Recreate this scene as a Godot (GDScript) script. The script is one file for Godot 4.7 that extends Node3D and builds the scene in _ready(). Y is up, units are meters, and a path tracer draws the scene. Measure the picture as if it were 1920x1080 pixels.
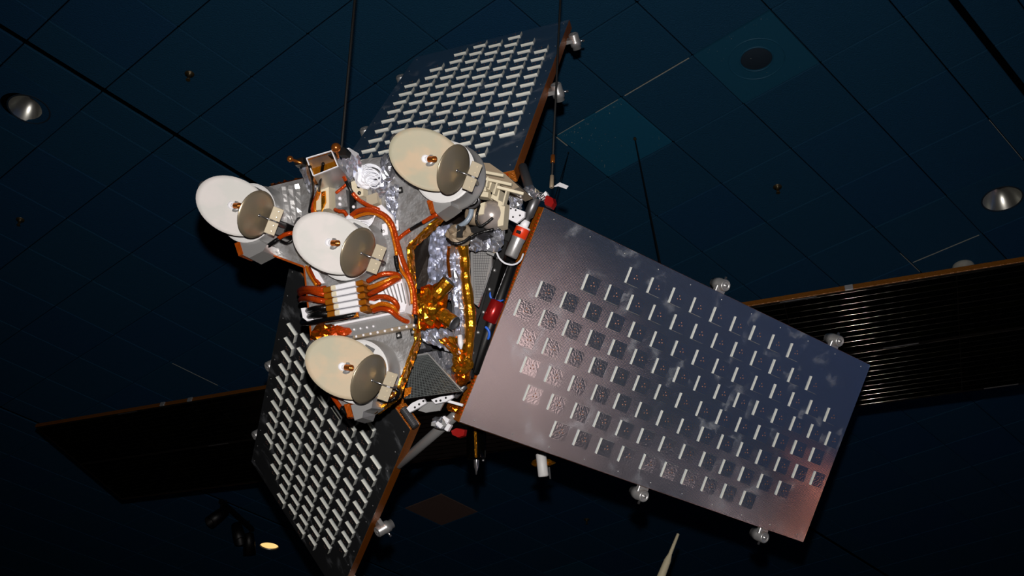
extends Node3D
# A communications satellite hanging under a dark blue museum ceiling, photographed from the floor with a flash.

const CEIL_Y = 7.63
const TILE = 0.6104
const TO = Vector2(0.272, -6.537)      # a corner of the ceiling grid
const TA = Vector2(0.440, 0.423)       # one tile along the first grid direction
const TB = Vector2(0.423, -0.440)      # one tile along the second
const PANEL_L = 1.9145
const PANEL_W = 0.86
const PANEL_T = 0.048
const HINGE_R = 0.36
const TILT = 0.8807

var M = {}
var sat
var names = {}
var rng = RandomNumberGenerator.new()

func _ready():
	rng.seed = 7
	# ---------------------------------------------------------------- camera
	var eye = Vector3(0, 1.6, 0)
	var look = Basis(Vector3(0.9992, 0.033, 0.0235), Vector3(-0.0405, 0.814, 0.5795), Vector3(0, -0.58, 0.8146))
	var cam = Camera3D.new()
	cam.name = "camera"
	add_child(cam)
	cam.transform = Transform3D(look, eye)
	cam.fov = 26.819
	cam.near = 0.05
	cam.far = 80.0
	cam.current = true
	# ---------------------------------------------------------------- air and exposure
	var env = Environment.new()
	env.background_mode = Environment.BG_COLOR
	env.background_color = Color(0.0, 0.0, 0.0)
	env.ambient_light_source = Environment.AMBIENT_SOURCE_DISABLED
	env.tonemap_mode = Environment.TONE_MAPPER_LINEAR
	env.tonemap_exposure = 1.0
	env.sdfgi_enabled = true
	env.ssao_enabled = true
	env.ssil_enabled = true
	var we = WorldEnvironment.new()
	we.name = "world_environment"
	we.environment = env
	add_child(we)
	# ---------------------------------------------------------------- the flash on the camera
	var fl = SpotLight3D.new()
	fl.name = "camera_flash"
	fl.light_color = Color(1.0, 0.975, 0.955)
	fl.light_energy = 21.0
	fl.light_size = 0.02
	fl.spot_range = 60.0
	fl.spot_attenuation = 2.0
	fl.spot_angle = 40.0
	fl.spot_angle_attenuation = 1.0
	fl.shadow_enabled = true
	add_child(fl)
	fl.transform = Transform3D(look, eye + look.y * 0.17)
	make_materials()
	build_room()
	build_satellite()
	build_ceiling_things()

# ==================================================================== helpers
func mat(called, col, rough, metal = 0.0, spec = 0.5):
	var m = StandardMaterial3D.new()
	m.resource_name = called
	m.albedo_color = col
	m.roughness = rough
	m.metallic = metal
	m.metallic_specular = spec
	M[called] = m
	return m

func noise_image(seed_n, freq, size, octaves = 4, kind = FastNoiseLite.TYPE_SIMPLEX_SMOOTH):
	var n = FastNoiseLite.new()
	n.seed = seed_n
	n.noise_type = kind
	n.frequency = freq
	n.fractal_octaves = octaves
	return n.get_seamless_image(size, size)

func normal_noise(seed_n, freq, size, strength, octaves = 4, kind = FastNoiseLite.TYPE_SIMPLEX_SMOOTH):
	var im = noise_image(seed_n, freq, size, octaves, kind)
	im.bump_map_to_normal_map(strength)
	return ImageTexture.create_from_image(im)

func smear_image(seed_n, size):
	# wipe marks: thin curling streaks where the mirror sheet is dulled
	var n = FastNoiseLite.new()
	n.seed = seed_n
	n.noise_type = FastNoiseLite.TYPE_SIMPLEX_SMOOTH
	n.frequency = 0.006
	n.fractal_type = FastNoiseLite.FRACTAL_RIDGED
	n.fractal_octaves = 4
	n.domain_warp_enabled = true
	n.domain_warp_amplitude = 50.0
	n.domain_warp_frequency = 0.01
	var ridges = n.get_seamless_image(size, size)
	var mask = noise_image(seed_n + 1, 0.006, size, 2)
	var grain = noise_image(seed_n + 2, 0.12, size, 2)
	var out = Image.create_empty(size, size, false, Image.FORMAT_RGB8)
	for y in size:
		for x in size:
			var s = smoothstep(0.62, 0.98, ridges.get_pixel(x, y).r) * smoothstep(0.40, 0.66, mask.get_pixel(x, y).r) * (0.55 + 0.45 * grain.get_pixel(x, y).r)
			var v = 1.0 - 0.30 * s
			out.set_pixel(x, y, Color(v, v, v))
	return ImageTexture.create_from_image(out)

func ramp_noise(seed_n, freq, size, a, b, octaves = 4, lo = 0.3, hi = 0.7):
	var im = noise_image(seed_n, freq, size, octaves)
	im.convert(Image.FORMAT_RGB8)
	var out = Image.create_empty(size, size, false, Image.FORMAT_RGB8)
	for y in size:
		for x in size:
			var t = smoothstep(lo, hi, im.get_pixel(x, y).r)
			out.set_pixel(x, y, a.lerp(b, t))
	return ImageTexture.create_from_image(out)

func tri_map(m, scale):
	m.uv1_triplanar = true
	m.uv1_scale = Vector3(scale, scale, scale)
	return m

func put_normal(m, tex, s, scale):
	m.normal_enabled = true
	m.normal_texture = tex
	m.normal_scale = s
	return tri_map(m, scale)

func start(smooth = false):
	var st = SurfaceTool.new()
	st.begin(Mesh.PRIMITIVE_TRIANGLES)
	st.set_smooth_group(0 if smooth else -1)
	return st

func tri(st, a, b, c, out):
	if (b - a).cross(c - a).dot(out) > 0.0:
		st.add_vertex(a)
		st.add_vertex(c)
		st.add_vertex(b)
	else:
		st.add_vertex(a)
		st.add_vertex(b)
		st.add_vertex(c)

func quad(st, a, b, c, d, out):
	tri(st, a, b, c, out)
	tri(st, a, c, d, out)

func ended(st, m):
	st.generate_normals()
	st.set_material(m)
	return st.commit()

func part(called, mesh, parent):
	var o = MeshInstance3D.new()
	o.name = called
	o.mesh = mesh
	o.cast_shadow = GeometryInstance3D.SHADOW_CASTING_SETTING_ON
	parent.add_child(o, true)
	return o

func done(called, st, m, parent):
	return part(called, ended(st, m), parent)

func thing(called, label, category, at, group = ""):
	var o = Node3D.new()
	names[called] = names.get(called, -1) + 1
	o.name = called if names[called] == 0 else "%s_%03d" % [called, names[called]]
	add_child(o)
	o.position = at
	o.set_meta("label", label)
	o.set_meta("category", category)
	if group != "":
		o.set_meta("group", group)
	return o

# a box with chamfered edges, in the frame (c; x, y, z), half sizes h
func box(st, c, x, y, z, h, bevel = 0.0):
	var ax = [x, y, z]
	var hs = [h.x, h.y, h.z]
	var bv = minf(bevel, minf(h.x, minf(h.y, h.z)) * 0.45)
	for i in 3:
		var j = (i + 1) % 3
		var k = (i + 2) % 3
		for s in [-1.0, 1.0]:
			var f = c + ax[i] * hs[i] * s
			var p = ax[j] * (hs[j] - bv)
			var q = ax[k] * (hs[k] - bv)
			quad(st, f - p - q, f + p - q, f + p + q, f - p + q, ax[i] * s)
	if bv <= 0.0:
		return
	for i in 3:
		var j = (i + 1) % 3
		var k = (i + 2) % 3
		for s in [-1.0, 1.0]:
			for t in [-1.0, 1.0]:
				var e1 = c + ax[i] * hs[i] * s + ax[j] * (hs[j] - bv) * t
				var e2 = c + ax[i] * (hs[i] - bv) * s + ax[j] * hs[j] * t
				var q = ax[k] * (hs[k] - bv)
				quad(st, e1 - q, e1 + q, e2 + q, e2 - q, ax[i] * s + ax[j] * t)
	for s in [-1.0, 1.0]:
		for t in [-1.0, 1.0]:
			for u in [-1.0, 1.0]:
				var b0 = c + ax[0] * (hs[0] - bv) * s + ax[1] * (hs[1] - bv) * t + ax[2] * (hs[2] - bv) * u
				tri(st, b0 + ax[0] * bv * s, b0 + ax[1] * bv * t, b0 + ax[2] * bv * u, ax[0] * s + ax[1] * t + ax[2] * u)

# a box laid from a to b, with a width w across and a height h along up
func bar(st, a, b, up, w, h, bevel = 0.001):
	var x = (b - a).normalized()
	var y = up.cross(x).normalized()
	var z = x.cross(y)
	box(st, (a + b) * 0.5, x, y, z, Vector3((b - a).length() * 0.5, w * 0.5, h * 0.5), bevel)

# an outline in the plane of its points, raised by the vector off
func slab(st, pts, off, shrink = 0.0):
	var n = pts.size()
	var c = Vector3.ZERO
	for p in pts:
		c += p
	c /= n
	var flat = PackedVector2Array()
	var nn = off.normalized()
	var bx = (pts[1] - pts[0]).normalized()
	var by = nn.cross(bx)
	var top = []
	for p in pts:
		var q = p + off + (c - p).normalized() * shrink
		top.append(q)
		flat.append(Vector2((p - c).dot(bx), (p - c).dot(by)))
	var idx = Geometry2D.triangulate_polygon(flat)
	for i in range(0, idx.size(), 3):
		tri(st, top[idx[i]], top[idx[i + 1]], top[idx[i + 2]], nn)
		tri(st, pts[idx[i]], pts[idx[i + 1]], pts[idx[i + 2]], -nn)
	var cw = Geometry2D.is_polygon_clockwise(flat)
	for i in n:
		var j = (i + 1) % n
		var e = (pts[j] - pts[i]).cross(nn)
		if cw:
			e = -e
		quad(st, pts[i], pts[j], top[j], top[i], e)

func frame_of(axis):
	var z = axis.normalized()
	var x = z.cross(Vector3.UP if absf(z.y) < 0.9 else Vector3.RIGHT).normalized()
	return [x, z.cross(x), z]

# a turned shape: profile of Vector2(radius, height) along axis from o
func lathe(st, o, axis, prof, n = 24):
	var fr = frame_of(axis)
	for i in range(prof.size() - 1):
		var p0 = prof[i]
		var p1 = prof[i + 1]
		var dr = p1.x - p0.x
		var dh = p1.y - p0.y
		for k in n:
			var a0 = TAU * k / n
			var a1 = TAU * (k + 1) / n
			var d0 = fr[0] * cos(a0) + fr[1] * sin(a0)
			var d1 = fr[0] * cos(a1) + fr[1] * sin(a1)
			var out = (d0 + d1) * dh - fr[2] * dr * 2.0
			var a = o + d0 * p0.x + fr[2] * p0.y
			var b = o + d1 * p0.x + fr[2] * p0.y
			var c = o + d1 * p1.x + fr[2] * p1.y
			var d = o + d0 * p1.x + fr[2] * p1.y
			if p0.x > 1e-6:
				tri(st, a, b, c, out)
			if p1.x > 1e-6:
				tri(st, a, c, d, out)

func rod(st, a, b, r, n = 14):
	var l = (b - a).length()
	var e = minf(r * 0.18, l * 0.2)
	lathe(st, a, b - a, [Vector2(0, 0), Vector2(r - e, 0), Vector2(r, e), Vector2(r, l - e), Vector2(r - e, l), Vector2(0, l)], n)

func spline(pts, per = 6):
	var out = []
	var n = pts.size()
	for i in range(n - 1):
		var p0 = pts[maxi(i - 1, 0)]
		var p1 = pts[i]
		var p2 = pts[i + 1]
		var p3 = pts[mini(i + 2, n - 1)]
		for k in per:
			var t = float(k) / per
			out.append(0.5 * (2.0 * p1 + (p2 - p0) * t + (2.0 * p0 - 5.0 * p1 + 4.0 * p2 - p3) * t * t + (3.0 * p1 - p0 - 3.0 * p2 + p3) * t * t * t))
	out.append(pts[n - 1])
	return out

func tube(st, pts, r, n = 9, lumps = 0.0, per = 6):
	var path = spline(pts, per)
	var m = path.size()
	var prev = []
	var xdir = Vector3.ZERO
	for i in m:
		var t = (path[mini(i + 1, m - 1)] - path[maxi(i - 1, 0)]).normalized()
		if xdir == Vector3.ZERO:
			xdir = frame_of(t)[0]
		xdir = (xdir - t * xdir.dot(t)).normalized()
		var yd = t.cross(xdir)
		var rr = r * (1.0 + lumps * (rng.randf() - 0.5))
		var ring = []
		for k in n:
			var a = TAU * k / n
			ring.append(path[i] + (xdir * cos(a) + yd * sin(a)) * rr)
		if i > 0:
			for k in n:
				var k2 = (k + 1) % n
				quad(st, prev[k], prev[k2], ring[k2], ring[k], ring[k] - path[i])
		else:
			for k in n:
				tri(st, path[0], ring[k], ring[(k + 1) % n], -t)
		if i == m - 1:
			for k in n:
				tri(st, path[i], ring[k], ring[(k + 1) % n], t)
		prev = ring

# crumpled foil stretched over four corners, with a real thickness from its folds
func foil(st, a, b, c, d, nu, nv, amp, pleat = 0.0, seed_n = 1):
	var r = RandomNumberGenerator.new()
	r.seed = seed_n
	var nn = (b - a).cross(d - a).normalized()
	var g = []
	for j in nv + 1:
		var row = []
		for i in nu + 1:
			var u = float(i) / nu
			var v = float(j) / nv
			var p = a.lerp(b, u).lerp(d.lerp(c, u), v)
			var side = Vector3(r.randf() - 0.5, r.randf() - 0.5, r.randf() - 0.5) * amp
			row.append(p + side + nn * ((r.randf() - 0.5) * amp * 2.0 + (pleat * (1.0 if i % 2 == 0 else -1.0))))
		g.append(row)
	for j in nv:
		for i in nu:
			quad(st, g[j][i], g[j][i + 1], g[j + 1][i + 1], g[j + 1][i], nn)

func lump(st, c, radii, nu, nv, amp, seed_n = 1):
	var r = RandomNumberGenerator.new()
	r.seed = seed_n
	var g = []
	for j in nv + 1:
		var row = []
		for i in nu:
			var th = PI * j / nv
			var ph = TAU * i / nu
			var k = 1.0 + (r.randf() - 0.5) * amp if j > 0 and j < nv else 1.0
			row.append(c + Vector3(sin(th) * cos(ph) * radii.x, sin(th) * sin(ph) * radii.y, cos(th) * radii.z) * k)
		g.append(row)
	for j in nv:
		for i in nu:
			var i2 = (i + 1) % nu
			var out = (g[j][i] + g[j + 1][i2]) * 0.5 - c
			tri(st, g[j][i], g[j][i2], g[j + 1][i2], out)
			tri(st, g[j][i], g[j + 1][i2], g[j + 1][i], out)

func ball(st, c, r, n = 16):
	var prof = []
	for i in 11:
		var a = PI * i / 10.0
		prof.append(Vector2(maxf(0.0, sin(a) * r), r - cos(a) * r))
	lathe(st, c - Vector3(0, 0, r), Vector3(0, 0, 1), prof, n)

# ==================================================================== materials
func make_materials():
	var crumple = normal_noise(11, 0.02, 256, 7.0, 4)
	var fine = normal_noise(12, 0.06, 256, 3.0, 4)
	var tile_relief = normal_noise(13, 0.05, 512, 5.0, 5)
	# the woven mesh pressed into the antenna faces
	var w = Image.create_empty(64, 64, false, Image.FORMAT_RGB8)
	for y in 64:
		for x in 64:
			var h = 0.5 + 0.25 * sin(TAU * x / 16.0) + 0.25 * sin(TAU * y / 16.0)
			w.set_pixel(x, y, Color(h, h, h))
	w.bump_map_to_normal_map(1.6)
	w.resize(40, 40)
	var sheet = Image.create_empty(2000, 2000, false, w.get_format())
	for y in 50:
		for x in 50:
			sheet.blit_rect(w, Rect2i(0, 0, 40, 40), Vector2i(x * 40, y * 40))
	var weave = ImageTexture.create_from_image(sheet)

	put_normal(mat("mirror_sheet", Color(0.84, 0.86, 0.89), 0.085, 0.955), weave, 0.32, 1.0)
	M.mirror_sheet.metallic_texture = smear_image(61, 512)
	M.mirror_sheet.roughness_texture = ramp_noise(21, 0.012, 256, Color(0.55, 0.55, 0.55), Color(1.0, 1.0, 1.0), 4)
	put_normal(mat("mirror_top", Color(0.84, 0.86, 0.89), 0.085, 0.955), fine, 0.10, 6.0)
	mat("patch_edge", Color(0.80, 0.80, 0.76), 0.6)
	mat("patch_groove", Color(0.42, 0.42, 0.40), 0.7)
	mat("copper_pin", Color(0.78, 0.58, 0.50), 0.4, 0.8)
	put_normal(mat("kapton", Color(0.66, 0.29, 0.04), 0.32, 0.4), crumple, 0.6, 9.0)
	put_normal(mat("kapton_edge", Color(0.66, 0.36, 0.08), 0.35, 0.45), crumple, 1.2, 16.0)
	put_normal(mat("gold_foil", Color(0.90, 0.60, 0.14), 0.22, 0.92), crumple, 0.5, 12.0)
	put_normal(mat("amber_foil", Color(0.78, 0.40, 0.06), 0.22, 0.9), crumple, 0.5, 12.0)
	put_normal(mat("silver_foil", Color(0.88, 0.89, 0.93), 0.22, 0.90), crumple, 0.45, 10.0)
	put_normal(mat("brushed", Color(0.76, 0.76, 0.765), 0.36, 0.74), fine, 0.30, 5.0)
	M.brushed.albedo_texture = ramp_noise(35, 0.014, 256, Color(0.88, 0.87, 0.86), Color(1, 1, 1), 5)
	put_normal(mat("aluminium", Color(0.74, 0.74, 0.74), 0.34, 0.7), fine, 0.1, 9.0)
	mat("chrome", Color(0.82, 0.82, 0.84), 0.16, 0.95)
	mat("dull_steel", Color(0.45, 0.45, 0.46), 0.4, 0.8)
	var dish = mat("dish_white", Color(0.785, 0.775, 0.77), 0.6, 0.0, 0.35)
	dish.albedo_texture = ramp_noise(31, 0.012, 256, Color(0.955, 0.965, 0.955), Color(1.0, 0.99, 0.985), 4)
	tri_map(dish, 3.0)
	var dish2 = mat("dish_cream", Color(0.705, 0.655, 0.575), 0.6, 0.0, 0.35)
	dish2.albedo_texture = ramp_noise(33, 0.012, 256, Color(0.90, 0.945, 0.94), Color(1.0, 0.965, 0.93), 4)
	tri_map(dish2, 3.0)
	mat("dish_back", Color(0.64, 0.59, 0.50), 0.30, 0.72)
	mat("dish_tab", Color(0.84, 0.79, 0.69), 0.24, 0.45)
	mat("pale_metal", Color(0.74, 0.70, 0.68), 0.22, 0.55)
	mat("drum_white", Color(0.80, 0.80, 0.80), 0.5)
	mat("cream", Color(0.80, 0.76, 0.66), 0.5)
	mat("tan", Color(0.56, 0.50, 0.42), 0.45, 0.2)
	mat("white_paint", Color(0.88, 0.88, 0.90), 0.45)
	mat("white_cable", Color(0.90, 0.91, 0.94), 0.4)
	mat("gold_plug", Color(0.68, 0.40, 0.06), 0.35, 0.55)
	put_normal(mat("orange_cable", Color(0.74, 0.26, 0.05), 0.22, 0.45), crumple, 1.0, 20.0)
	put_normal(mat("amber_cable", Color(0.86, 0.47, 0.08), 0.22, 0.5), crumple, 1.0, 20.0)
	put_normal(mat("black_cable", Color(0.035, 0.035, 0.04), 0.3), crumple, 0.7, 16.0)
	mat("black", Color(0.02, 0.02, 0.022), 0.45)
	mat("black_blanket", Color(0.012, 0.012, 0.014), 0.6)
	mat("grey_hose", Color(0.50, 0.55, 0.60), 0.35)
	mat("red", Color(0.55, 0.05, 0.04), 0.3, 0.15)
	mat("red_metal", Color(0.62, 0.10, 0.10), 0.25, 0.55)
	mat("orange_band", Color(0.85, 0.22, 0.06), 0.4)
	mat("blue", Color(0.12, 0.36, 0.78), 0.45)
	mat("copper_ball", Color(0.80, 0.46, 0.20), 0.2, 0.85)
	mat("carbon", Color(0.055, 0.06, 0.062), 0.35, 0.2)
	mat("carbon_rib", Color(0.36, 0.38, 0.38), 0.4, 0.3)
	put_normal(mat("rust_plate", Color(0.16, 0.13, 0.11), 0.5, 0.3), crumple, 0.4, 8.0)
	# solar cells
	mat("cell", Color(0.012, 0.013, 0.010), 0.10, 0.0, 0.5)
	mat("cell_green", Color(0.020, 0.022, 0.008), 0.14, 0.0, 0.5)
	mat("wire", Color(0.55, 0.52, 0.48), 0.09, 1.0)
	put_normal(mat("wing_edge", Color(0.44, 0.26, 0.05), 0.4, 0.3), crumple, 0.8, 12.0)
	mat("wing_base", Color(0.040, 0.027, 0.010), 0.5, 0.0)
	mat("cable_black", Color(0.008, 0.008, 0.009), 0.6)
	# the room
	var tints = [Color(0.086, 0.245, 0.362), Color(0.090, 0.250, 0.357), Color(0.084, 0.240, 0.364), Color(0.092, 0.252, 0.360)]
	for i in 4:
		var t = mat("tile_%d" % i, tints[i], 0.8, 0.0, 0.25)
		put_normal(t, tile_relief, 0.8, 2.6)
	put_normal(mat("tile_bright", Color(0.085, 0.330, 0.445), 0.55, 0.0, 0.4), tile_relief, 0.15, 2.6)
	put_normal(mat("tile_speaker", Color(0.080, 0.290, 0.390), 0.6, 0.0, 0.4), tile_relief, 0.15, 2.6)
	put_normal(mat("tile_brown", Color(0.400, 0.325, 0.300), 0.8, 0.0, 0.2), tile_relief, 0.3, 2.6)
	mat("ceiling_black", Color(0.012, 0.018, 0.026), 0.9, 0.0, 0.1)
	mat("bare_white", Color(0.62, 0.62, 0.58), 0.7)
	mat("speaker_dark", Color(0.055, 0.130, 0.190), 0.8)
	mat("wall_blue", Color(0.36, 0.50, 0.70), 0.8)
	mat("wall_dark", Color(0.05, 0.06, 0.075), 0.85)
	var fm = mat("carpet", Color(0.62, 0.56, 0.56), 0.95, 0.0, 0.1)
	fm.albedo_texture = ramp_noise(41, 0.02, 256, Color(0.75, 0.75, 0.75), Color(1, 1, 1), 5)
	tri_map(fm, 0.4)
	mat("plinth_orange", Color(0.75, 0.36, 0.12), 0.6)
	mat("plinth_dark", Color(0.10, 0.09, 0.09), 0.6)
	mat("lamp_reflector", Color(0.80, 0.80, 0.77), 0.30, 0.9)
	mat("brass_dull", Color(0.30, 0.26, 0.18), 0.4, 0.6)
	mat("spike_cream", Color(0.80, 0.76, 0.64), 0.5)
	var g = mat("lamp_glow", Color(1.0, 0.9, 0.7), 0.5)
	g.emission_enabled = true
	g.emission = Color(1.0, 0.80, 0.50)
	g.emission_energy_multiplier = 1.15
	var gc = mat("lamp_cool", Color(0.85, 0.92, 1.0), 0.5)
	gc.emission_enabled = true
	gc.emission = Color(0.75, 0.86, 1.0)
	gc.emission_energy_multiplier = 1.2

# ==================================================================== the room
func tile_frame():
	var x = Vector3(TA.x, 0, TA.y).normalized()
	var z = Vector3(TB.x, 0, TB.y).normalized()
	return Basis(x, z.cross(x), z)

func grid_at(i, j, y = CEIL_Y):
	var p = TO + TA * i + TB * j
	return Vector3(p.x, y, p.y)

func tile_mesh(sx, sz, m, hole = 0.0):
	var st = start()
	var h = Vector3(sx * 0.5, 0.009, sz * 0.5)
	if hole <= 0.0:
		box(st, Vector3(0, -0.009, 0), Vector3.RIGHT, Vector3.UP, Vector3.BACK, h, 0.004)
	else:
		var n = 48
		for k in n:
			var pts = []
			for q in [k, k + 1]:
				var a = TAU * q / n
				var d = Vector3(cos(a), 0, sin(a))
				var e = h.x / maxf(absf(d.x), absf(d.z))
				pts.append(d * hole)
				pts.append(d * e)
			for y in [0.0, -0.018]:
				var o = Vector3(0, y, 0)
				quad(st, pts[0] + o, pts[1] + o, pts[3] + o, pts[2] + o, Vector3(0, 1 if y == 0.0 else -1, 0))
			var dn = Vector3(0, -0.018, 0)
			quad(st, pts[1], pts[3], pts[3] + dn, pts[1] + dn, pts[1])
			quad(st, pts[0], pts[2], pts[2] + dn, pts[0] + dn, -pts[0])
	return ended(st, m)

func room_part(called, c, size, m):
	var st = start()
	box(st, Vector3.ZERO, Vector3.RIGHT, Vector3.UP, Vector3.BACK, size * 0.5)
	var o = done(called, st, m, self)
	o.position = c
	o.set_meta("kind", "structure")
	return o

func build_room():
	var x0 = -15.0
	var x1 = 9.5
	var z0 = -21.0
	var z1 = 5.0
	var cx = (x0 + x1) * 0.5
	var cz = (z0 + z1) * 0.5
	var top = CEIL_Y + 0.42
	var ceil = room_part("ceiling", Vector3(cx, top + 0.1, cz), Vector3(x1 - x0 + 0.4, 0.2, z1 - z0 + 0.4), M.ceiling_black)
	room_part("floor", Vector3(cx, -0.1, cz), Vector3(x1 - x0 + 0.4, 0.2, z1 - z0 + 0.4), M.carpet)
	room_part("wall_right", Vector3(x1 + 0.1, top * 0.5, cz), Vector3(0.2, top, z1 - z0), M.wall_blue)
	room_part("wall_left", Vector3(x0 - 0.1, top * 0.5, cz), Vector3(0.2, top, z1 - z0), M.wall_dark)
	room_part("wall_back", Vector3(cx, top * 0.5, z0 - 0.1), Vector3(x1 - x0 + 0.4, top, 0.2), M.wall_dark)
	room_part("wall_front", Vector3(cx, top * 0.5, z1 + 0.1), Vector3(x1 - x0 + 0.4, top, 0.2), M.wall_dark)
	# the tiles
	var view = PackedVector2Array([Vector2(-3.8, -5.0), Vector2(3.5, -4.7), Vector2(6.9, -14.5), Vector2(-7.1, -15.95)])
	var g = 0.009
	var full = TILE - g
	var half = (TILE - g - 0.05) * 0.5
	var whole_meshes = []
	var half_meshes = []
	for k in 4:
		whole_meshes.append(tile_mesh(full, full, M["tile_%d" % k]))
		half_meshes.append(tile_mesh(half, full, M["tile_%d" % k]))
	var special = {
		Vector2i(0, 0): tile_mesh(full, full, M.tile_bright),
		Vector2i(2, 0): tile_mesh(full, full, M.tile_speaker, 0.105),
		Vector2i(-9, 6): tile_mesh(full, full, M.tile_brown),
		Vector2i(-9, 10): tile_mesh(full, full, M.tile_speaker),
		Vector2i(-5, -5): tile_mesh(full, full, M.tile_0, 0.147),
		Vector2i(3, 4): tile_mesh(full, full, M.tile_1, 0.147),
		Vector2i(-13, 5): tile_mesh(full, full, M.tile_2, 0.120)}
	var tf = tile_frame()
	var rest = start()
	for i in range(-46, 40):
		for j in range(-40, 46):
			var c = grid_at(i + 0.5, j + 0.5)
			if c.x < x0 or c.x > x1 or c.z < z0 or c.z > z1:
				continue
			var seen = Geometry2D.is_point_in_polygon(Vector2(c.x, c.z), view)
			var split = posmod(i, 8) == 4
			var offs = [0.0]
			if split:
				offs = [-(TILE - g) * 0.5 + half * 0.5, (TILE - g) * 0.5 - half * 0.5]
			for o in offs:
				var at = c + tf.x * o
				if seen:
					var k = posmod(i * 7 + j * 13 + (i * j) % 5, 4)
					var mesh = special.get(Vector2i(i, j), half_meshes[k] if split else whole_meshes[k])
					var t = part("ceiling_tile", mesh, ceil)
					t.transform = Transform3D(tf, at - ceil.position)
				else:
					var hx = (half if split else full) * 0.5
					box(rest, at - ceil.position + Vector3(0, 0.009, 0), tf.x, tf.y, tf.z, Vector3(hx, 0.009, full * 0.5))
	var r = done("tile_field", rest, M.tile_0, ceil)
	r.set_meta("kind", "stuff")
	# seams where the paint has come off the metal
	for s in [[1.05, 0.0, 1.95, 0.0, 0.006], [2.03, 5.0, 2.96, 5.0, 0.007], [2.0, 4.7, 2.0, 5.25, 0.004], [4.0, 3.05, 4.0, 3.95, 0.0035], [-8.0, 0.05, -8.0, 0.92, 0.005], [0.0, 0.02, 0.0, 0.22, 0.007], [0.04, 0.0, 0.45, 0.0, 0.003], [0.95, 0.0, 0.62, 0.0, 0.003]]:
		var st = start()
		bar(st, grid_at(s[0], s[1], CEIL_Y - 0.001), grid_at(s[2], s[3], CEIL_Y - 0.001), Vector3.UP, s[4], 0.004, 0.0)
		var b = done("bare_seam", st, M.bare_white, ceil)
		b.position = -ceil.position
	var chips = start()
	for k in 90:
		var u = rng.randf()
		var v = rng.randf()
		if k % 3 == 0:
			v = 0.03 + rng.randf() * 0.05
		elif k % 3 == 1:
			u = 0.05 + rng.randf() * 0.45
		var p = grid_at(u * 0.96 + 0.02, v * 0.96 + 0.02, CEIL_Y - 0.0006)
		var d1 = Vector3(rng.randf() - 0.5, 0, rng.randf() - 0.5) * 0.016
		var d2 = Vector3(rng.randf() - 0.5, 0, rng.randf() - 0.5) * 0.016
		tri(chips, p, p + d1, p + d2, Vector3.DOWN)
	for k in 24:
		var p = grid_at(2.03 + rng.randf() * 0.94, 0.02 + (0.07 if k % 2 == 0 else 0.92) * rng.randf(), CEIL_Y - 0.0006)
		tri(chips, p, p + Vector3(rng.randf() - 0.5, 0, rng.randf() - 0.5) * 0.012, p + Vector3(rng.randf() - 0.5, 0, rng.randf() - 0.5) * 0.012, Vector3.DOWN)
	var ch = done("paint_chip", chips, M.bare_white, ceil)
	ch.position = -ceil.position
	ch.set_meta("kind", "stuff")

# ==================================================================== things on and under the ceiling
func downlight(label, at, r, lit, energy = 0.0, angle = 40.0):
	var t = thing("downlight", label, "lamp", at, "")
	var st = start(true)
	var prof = []
	for k in 13:
		var a = float(k) / 12.0
		prof.append(Vector2(r * sqrt(maxf(0.0, 1.0 - a)), a * r * 0.95))
	lathe(st, Vector3.ZERO, Vector3.UP, prof, 40)
	done("reflector", st, M.lamp_reflector, t)
	var rg = start(true)
	lathe(rg, Vector3.ZERO, Vector3.UP, [Vector2(r - 0.002, 0.012), Vector2(r - 0.002, -0.002), Vector2(r + 0.006, -0.003), Vector2(r + 0.010, 0.0)], 40)
	done("trim_ring", rg, M.speaker_dark, t)
	var bulb = start(true)
	if lit:
		lathe(bulb, Vector3(0, r * 0.14, 0), Vector3.UP, [Vector2(0, -0.02), Vector2(r * 0.55, -0.012), Vector2(r * 0.92, 0.0), Vector2(0, 0.02)], 32)
		done("lens", bulb, M.lamp_glow, t)
		var l = SpotLight3D.new()
		l.name = "lamp_light"
		l.light_color = Color(1.0, 0.92, 0.87)
		l.light_energy = energy
		l.light_size = r * 0.8
		l.spot_range = 40.0
		l.spot_attenuation = 2.0
		l.spot_angle = angle
		l.spot_angle_attenuation = 1.0
		l.shadow_enabled = true
		t.add_child(l)
		l.position = Vector3(0, -0.03, 0)
		l.rotation_degrees.x = -90
	else:
		lathe(bulb, Vector3(0, r * 0.85, 0), Vector3.UP, [Vector2(0, -0.02), Vector2(r * 0.16, -0.01), Vector2(r * 0.20, 0.02), Vector2(0, 0.06)], 20)
		done("lamp_socket", bulb, M.dull_steel, t)
	return t

func sprinkler(label, at):
	var t = thing("sprinkler_head", label, "sprinkler", at, "sprinkler heads on the ceiling")
	var st = start(true)
	lathe(st, Vector3(0, 0, 0), Vector3.DOWN, [Vector2(0.034, 0), Vector2(0.032, 0.006), Vector2(0.012, 0.010), Vector2(0.011, 0.03)], 20)
	done("escutcheon", st, M.brass_dull, t)
	var d = start()
	rod(d, Vector3(0, -0.028, 0), Vector3(0, -0.055, 0), 0.006)
	for s in [-1, 1]:
		bar(d, Vector3(0.012 * s, -0.026, 0), Vector3(0.004 * s, -0.056, 0), Vector3.BACK, 0.003, 0.006)
	done("yoke", d, M.brass_dull, t)
	var e = start()
	rod(e, Vector3(0, -0.055, 0), Vector3(0, -0.058, 0), 0.016, 12)
	done("deflector", e, M.brass_dull, t)

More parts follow.
